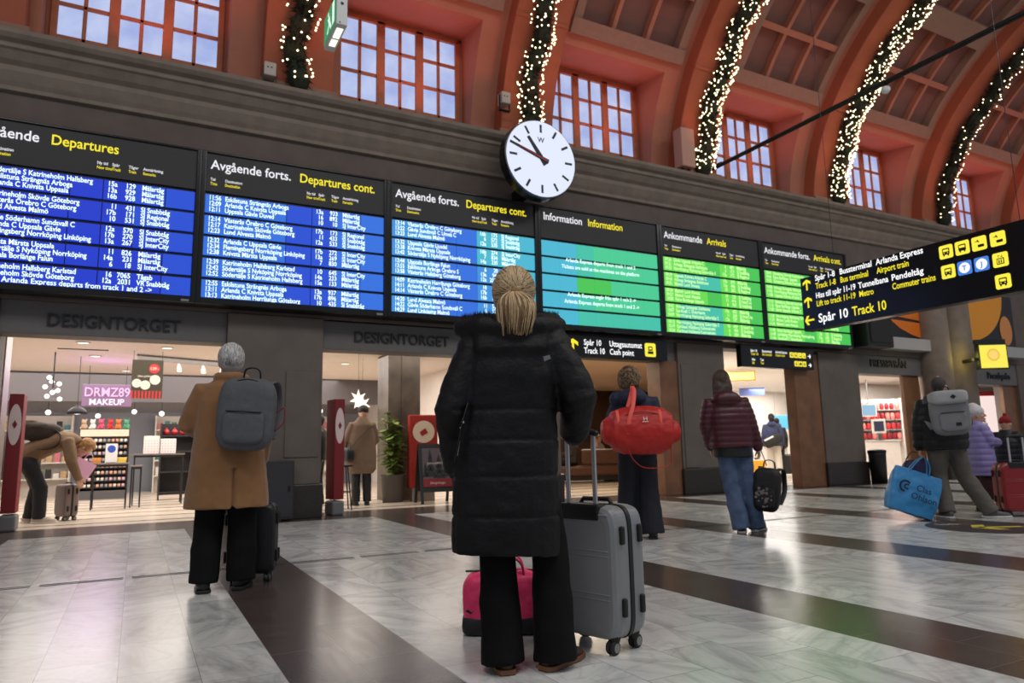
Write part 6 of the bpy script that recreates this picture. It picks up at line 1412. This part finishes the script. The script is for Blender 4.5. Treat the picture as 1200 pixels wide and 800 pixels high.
rolling_case('suitcase', 'black suitcase standing behind the white trousers in the bright passage', (17.45, 15.3), math.radians(-45), .42, .26, .55, mat('case_black', (24, 24, 26)), poles=False, ribs=False)
r = empty('shopping_bag', (15.75, 14.9, 0), math.radians(-45), 'yellow paper bag standing on the floor of the bright passage', 'bag'); mb = MB(); mb.tube([(0, 0, 0), (0, 0, .5)], [(.2, .09), (.2, .06)], 24, ref=(1, 0, 0), pw=6, cap=False); mb.build('bag_body', mat('bag_yellow', (214, 150, 30), .5), r, remesh=.012); mb = MB(); mb.tube(smooth_path([(-.06, 0, .5), (-.03, 0, .62), (.03, 0, .62), (.06, 0, .5)], 4), [.006]*13, 6); mb.build('handle', mat('bag_yellow', (214, 150, 30)), r, smooth=True)
PAST = [mat('pastel_blue', (120, 140, 214), .5), mat('pastel_peach', (236, 180, 150), .5), mat('pastel_lilac', (190, 180, 226), .5), mat('cyan_panel', (90, 180, 226), .5)]
for x, y, z, w_, h, m_, lb in ((21.3, 20.2, 2.85, .95, .55, PAST[0], 'blue lettered panel high on the right of the bright passage'), (20.5, 20.3, 2.45, .9, .3, PAST[2], 'pale lilac banner high on the left of the bright passage'), (20.5, 20.5, 2.35, .45, .5, PAST[1], 'peach picture hanging in the middle of the bright passage'), (22.0, 19.5, 1.25, .5, .8, PAST[3], 'cyan poster at eye height deep in the bright passage')):
    r = empty('shop_poster', (x, y, z), math.radians(-40), lb, 'poster'); mb = MB(); mb.span((-w_/2, 0, 0), (w_/2, .04, h)); mb.build('panel', m_, r, bevel=.01); mb = MB()
    for q in (-.4, .4): mb.tube([(q*w_, .02, h), (q*w_, .02, max(h+.05, 3.14-z))], [.005]*2, 6)
    mb.build('suspension_wire', STEEL, r)
r = empty('lit_fascia', (15.5, 15.2, 2.80), math.radians(-42), 'glowing yellow light band under the black pictogram sign', 'lamp'); mb = MB(); mb.span((-.5, 0, 0), (.5, .12, .28)); mb.build('case', mat('band_orange', (214, 150, 50), .5), r, bevel=.02); mb = MB(); rect(mb, -.46, .03, .46, .25); setT(mb.build('light_face', mat('band_glow', (250, 230, 130), emit=1.6), r), at(0, -.004, 0) @ WALLT)
r = empty('shop_shelf', (22.3, 18.6, 0), math.radians(-40), 'white shop shelf with boxed goods deep in the bright passage', 'shelf'); mb = MB(); mb.span((-.7, .18, 0), (.7, .2, 1.5)); mb.span((-.7, -.2, 0), (-.67, .2, 1.5)); mb.span((.67, -.2, 0), (.7, .2, 1.5)); mb.build('frame', WHITE, r)
for k in range(4): mb = MB(); mb.span((-.67, -.2, .1+k*.36), (.67, .18, .13+k*.36)); mb.build('shelf_board', WHITE, r)

# kiosk
r = empty('kiosk_counter', (19.75, 13.9, 0), math.radians(-35), 'white kiosk counter inside the left kiosk door', 'counter'); mb = MB(); mb.span((-.5, -.25, 0), (.5, .25, .96)); mb.build('cabinet', WHITE, r, bevel=.01); mb = MB(); mb.span((-.53, -.28, .96), (.53, .28, 1.0)); mb.build('worktop', mat('counter_top', (206, 200, 196), .4), r, bevel=.006)
for x, z, lb in ((19.52, 1.0, 'lower till screen on the kiosk counter'),):
    r = empty('till_screen', (19.56, 13.72, 1.003), math.radians(-35), 'white-framed till screen on the kiosk counter', 'screen'); mb = MB(); mb.span((-.2, -.02, .2), (.2, .03, .62)); mb.build('case', WHITE, r, bevel=.015); mb = MB(); rect(mb, -.14, .26, .14, .56); setT(mb.build('display', mat('till_dark', (40, 52, 90), emit=.5), r), at(0, -.025, 0) @ WALLT); mb = MB(); mb.span((-.06, -.05, 0), (.06, .05, .2)); mb.build('foot', STEEL, r)
r = empty('menu_screen', (19.72, 14.1, 1.72), math.radians(-35), 'pale blue screen above the till screen in the kiosk', 'screen'); mb = MB(); mb.span((-.22, 0, 0), (.22, .05, .38)); mb.build('case', WHITE, r); mb = MB(); rect(mb, -.19, .03, .19, .35); setT(mb.build('display', mat('menu_blue', (150, 196, 226), emit=.9), r), at(0, -.004, 0) @ WALLT); mb = MB(); mb.tube([(0, .03, .38), (0, .03, 1.12)], [.012]*2, 8); mb.build('hanger', STEEL, r)
r = empty('snack_shelf', (20.75, 14.5, 0), math.radians(-35), 'kiosk wall shelf of four boards filled with red snack bags', 'shelf'); mb = MB(); mb.span((-.62, .16, 0), (.62, .18, 2.3)); mb.span((-.62, -.16, 0), (-.6, .18, 2.3)); mb.span((.6, -.16, 0), (.62, .18, 2.3)); mb.build('frame', WHITE, r)
for k in range(4): mb = MB(); mb.span((-.6, -.16, 1.0+k*.31), (.6, .16, 1.02+k*.31)); mb.build('shelf_board', mat('shelf_grey', (150, 146, 144), .5), r)
SN = [mat('snack_red', (190, 44, 44), .4), mat('snack_pink', (226, 120, 110), .4), mat('snack_wine', (140, 30, 40), .4)]
sdat = []
for m_ in SN: q = MB(); puff_box(q, (0, 0, .11), (.13, .08, .22), 3, None, 12); o = q.build('snack_bag', m_, smooth=True); sdat.append(o.data); bpy.data.objects.remove(o)
c_, s_ = math.cos(math.radians(-35)), math.sin(math.radians(-35))
for k in range(4):
    for i in range(8):
        o = bpy.data.objects.new('snack_bag', sdat[(i*2+k+i//3) % 3]); COL.objects.link(o); x, y = -.52+i*.148, -.06; o.location = (20.75+x*c_-y*s_, 14.5+x*s_+y*c_, 1.021+k*.31); o.rotation_euler = (0, 0, math.radians(-35))
        tag(o, 'reddish snack bag on the kiosk wall shelf', 'snack bag', 'snack bags on the kiosk shelf')
for i in range(3):
    r = empty('coffee_canister', (19.05+i*.2, 14.68-i*.14, 1.9), 0, 'yellow canister %s on the high ledge in the kiosk' % ('farthest left', 'in the middle', 'farthest right')[i], 'canister', 'yellow canisters on the kiosk ledge'); mb = MB(); mb.lathe([(.08, 0), (.085, .22), (.07, .25)], n=16); mb.build('canister', mat('canister_yellow', (236, 170, 40), .4), r, smooth=True); mb = MB(); mb.lathe([(.06, .25), (.06, .3), (.03, .31)], n=16); mb.build('lid', BLACK, r)
r = empty('wall_ledge', (19.25, 14.56, 1.86), math.radians(-35), 'narrow dark ledge carrying the yellow canisters in the kiosk', 'shelf'); mb = MB(); mb.span((-.5, -.16, 0), (.35, .3, .035)); mb.build('board', mat('shelf_dark', (40, 36, 36)), r); mb = MB(); mb.span((-.4, .3, -.2), (-.36, .4, 0)); mb.span((.36, .3, -.2), (.4, .4, 0)); mb.build('bracket', DARKST, r)
r = empty('litter_bin', (15.32, 10.86, 0), 0, 'black litter bin at the foot of the pier left of the kiosk door', 'bin'); mb = MB(); mb.lathe([(.17, 0), (.19, .66), (.2, .70)], n=24); mb.build('bin_body', BLACK, r, smooth=True); mb = MB(); mb.lathe([(.205, .70), (.2, .76), (.12, .78), (.11, .74)], n=24); mb.build('rim', DARKST, r, smooth=True)
r = empty('entrance_frame', (24.2, 13.2, 0), math.radians(-25), 'red display frame glowing inside the far right kiosk door', 'display'); mb = MB(); mb.span((-.65, 0, .5), (.65, .3, 2.5)); mb.build('cabinet', mat('frame_red', (176, 40, 40), .5), r, bevel=.02); mb = MB(); mb.span((-.55, -.02, .6), (.55, .0, 2.35)); mb.build('lit_shelves', mat('frame_glow', (250, 226, 220), emit=1.0), r)
mb = MB(); mb.span((-.6, .02, 0), (.6, .28, .5)); mb.build('base', BLACK, r)
# dark floor decal with yellow arrow beside the striding person
r = empty('floor_sign', (8.35, 4.65, .002), math.radians(-28), 'round dark floor sticker with yellow arrow in front of the white trainers', 'sign'); mb = MB(); mb.lathe([(.62, 0), (.62, .002)], n=40); mb.build('sticker', mat('sticker_dark', (56, 50, 50), .5), r)
mb = MB(); arrow(mb, 0, -.05, .55, 'left', 0); o = mb.build('arrow', mat('sticker_yellow', (200, 186, 60), .6), r); o.location = (.05, 0, .004)
mb = MB(); text(mb, 'Sp\u00e5r', -.42, .25, .16, 1, .01); o = mb.build('lettering', mat('sticker_white', (196, 192, 186), .6), r); o.location = (0, 0, .004)
# drain slots set in the hall floor
for i in range(-4, 22):
    mb = MB(); mb.span((i*.62+.02, 6.60, .0005), (i*.62+.58, 6.615, .003)); mb.span((i*.62+.02, 6.665, .0005), (i*.62+.58, 6.68, .003))
    o = mb.build('floor_drain', mat('drain_dark', (44, 44, 44), .5), None); tag(o, 'pair of narrow dark drain slots crossing the marble floor', 'drain', 'drain slots across the hall floor')

# more of the shop: product shelves along the back, small glowing globes, clothes rail
rn = random.Random(21)
PC = [mat('goods_white', (226, 222, 214), .5), mat('goods_teal', (70, 130, 136), .5), mat('goods_rose', (206, 120, 130), .5), mat('goods_sand', (196, 164, 120), .5), mat('goods_black', (40, 38, 40), .5), mat('goods_green', (96, 130, 84), .5)]
gd = []
for m_ in PC:
    q = MB(); q.span((-.065, -.05, 0), (.065, .05, .17)); q.span((-.05, -.053, .04), (.05, -.05, .12)); o = q.build('goods_box', m_, bevel=.008); gd.append(o.data); bpy.data.objects.remove(o)
for sx, lb in ((-3.4, 'white product shelf on the back wall behind the bending traveller'), (-2.1, 'white product shelf on the back wall left of the dark jar shelf'), (1.0, 'white product shelf on the back wall behind the high display table'), (3.4, 'white product shelf on the back wall seen past the beige coat'), (4.9, 'white product shelf on the back wall behind the marble pillar')):
    r = empty('product_shelf', (sx, 22.4, 0), 0, lb, 'shelf', 'product shelves along the shop back wall')
    mb = MB(); mb.span((-.55, .2, 0), (.55, .24, 2.1)); mb.span((-.57, -.2, 0), (-.54, .24, 2.1)); mb.span((.54, -.2, 0), (.57, .24, 2.1)); mb.build('frame', WHITE, r, bevel=.005)
    for k in range(4):
        mb = MB(); mb.span((-.54, -.2, .42+k*.42), (.54, .2, .45+k*.42)); mb.build('shelf_board', WHITE, r)
        for i in range(6):
            o = bpy.data.objects.new('goods_box', rn.choice(gd)); COL.objects.link(o); o.location = (sx-.44+i*.175, 22.32, .451+k*.42); o.scale = (1, 1, rn.uniform(.7, 1.4))
            tag(o, 'small coloured goods box standing on a white shelf along the shop back wall', 'box', 'goods boxes on the back wall shelves')
for i, (x, y, z) in enumerate(((-2.3, 19.2, 1.95), (-1.9, 20, 2.05), (-.9, 20.6, 2.0), (-.1, 20.4, 2.1), (.5, 19.4, 2.0), (1.1, 20.2, 2.1), (3.5, 18.5, 2.05), (4.4, 19.6, 2.1))):
    r = empty('globe_lamp', (x, y, z), 0, 'small white globe lamp on a thin cord deep in the shop', 'lamp', 'globe lamps deep in the shop')
    mb = MB(); mb.ball((0, 0, 0), .06, 12); mb.build('globe', GLOBE, r, smooth=True); mb = MB(); mb.tube([(0, 0, .05), (0, 0, 2.92-z)], [.005]*2, 6); mb.build('cord', BLACK, r)
r = empty('clothes_rail', (-2.3, 17.2, 0), .2, 'clothes rail with dark garments behind the bending traveller', 'rail')
mb = MB(); mb.tube([(-.6, 0, 0), (-.6, 0, 1.5), (.6, 0, 1.5), (.6, 0, 0)], [.015]*4, 8); mb.tube([(-.6, -.2, .02), (-.6, .2, .02)], [.015]*2, 8); mb.tube([(.6, -.2, .02), (.6, .2, .02)], [.015]*2, 8); mb.build('frame', BLACK, r)
for i in range(7):
    g_ = MB(); x = -.48+i*.16
    g_.tube([(x, 0, 1.44), (x, 0, 1.36), (x, 0, 1.0), (x, 0, .62)], [(.04, .05), (.05, .20), (.06, .22), (.07, .25)], 16, ref=(1, 0, 0)); g_.build('garment', [mat('garment_dark', (52, 48, 52), .8), mat('garment_wine', (92, 40, 48), .8), mat('garment_grey', (120, 116, 112), .8)][i % 3], r, smooth=True)
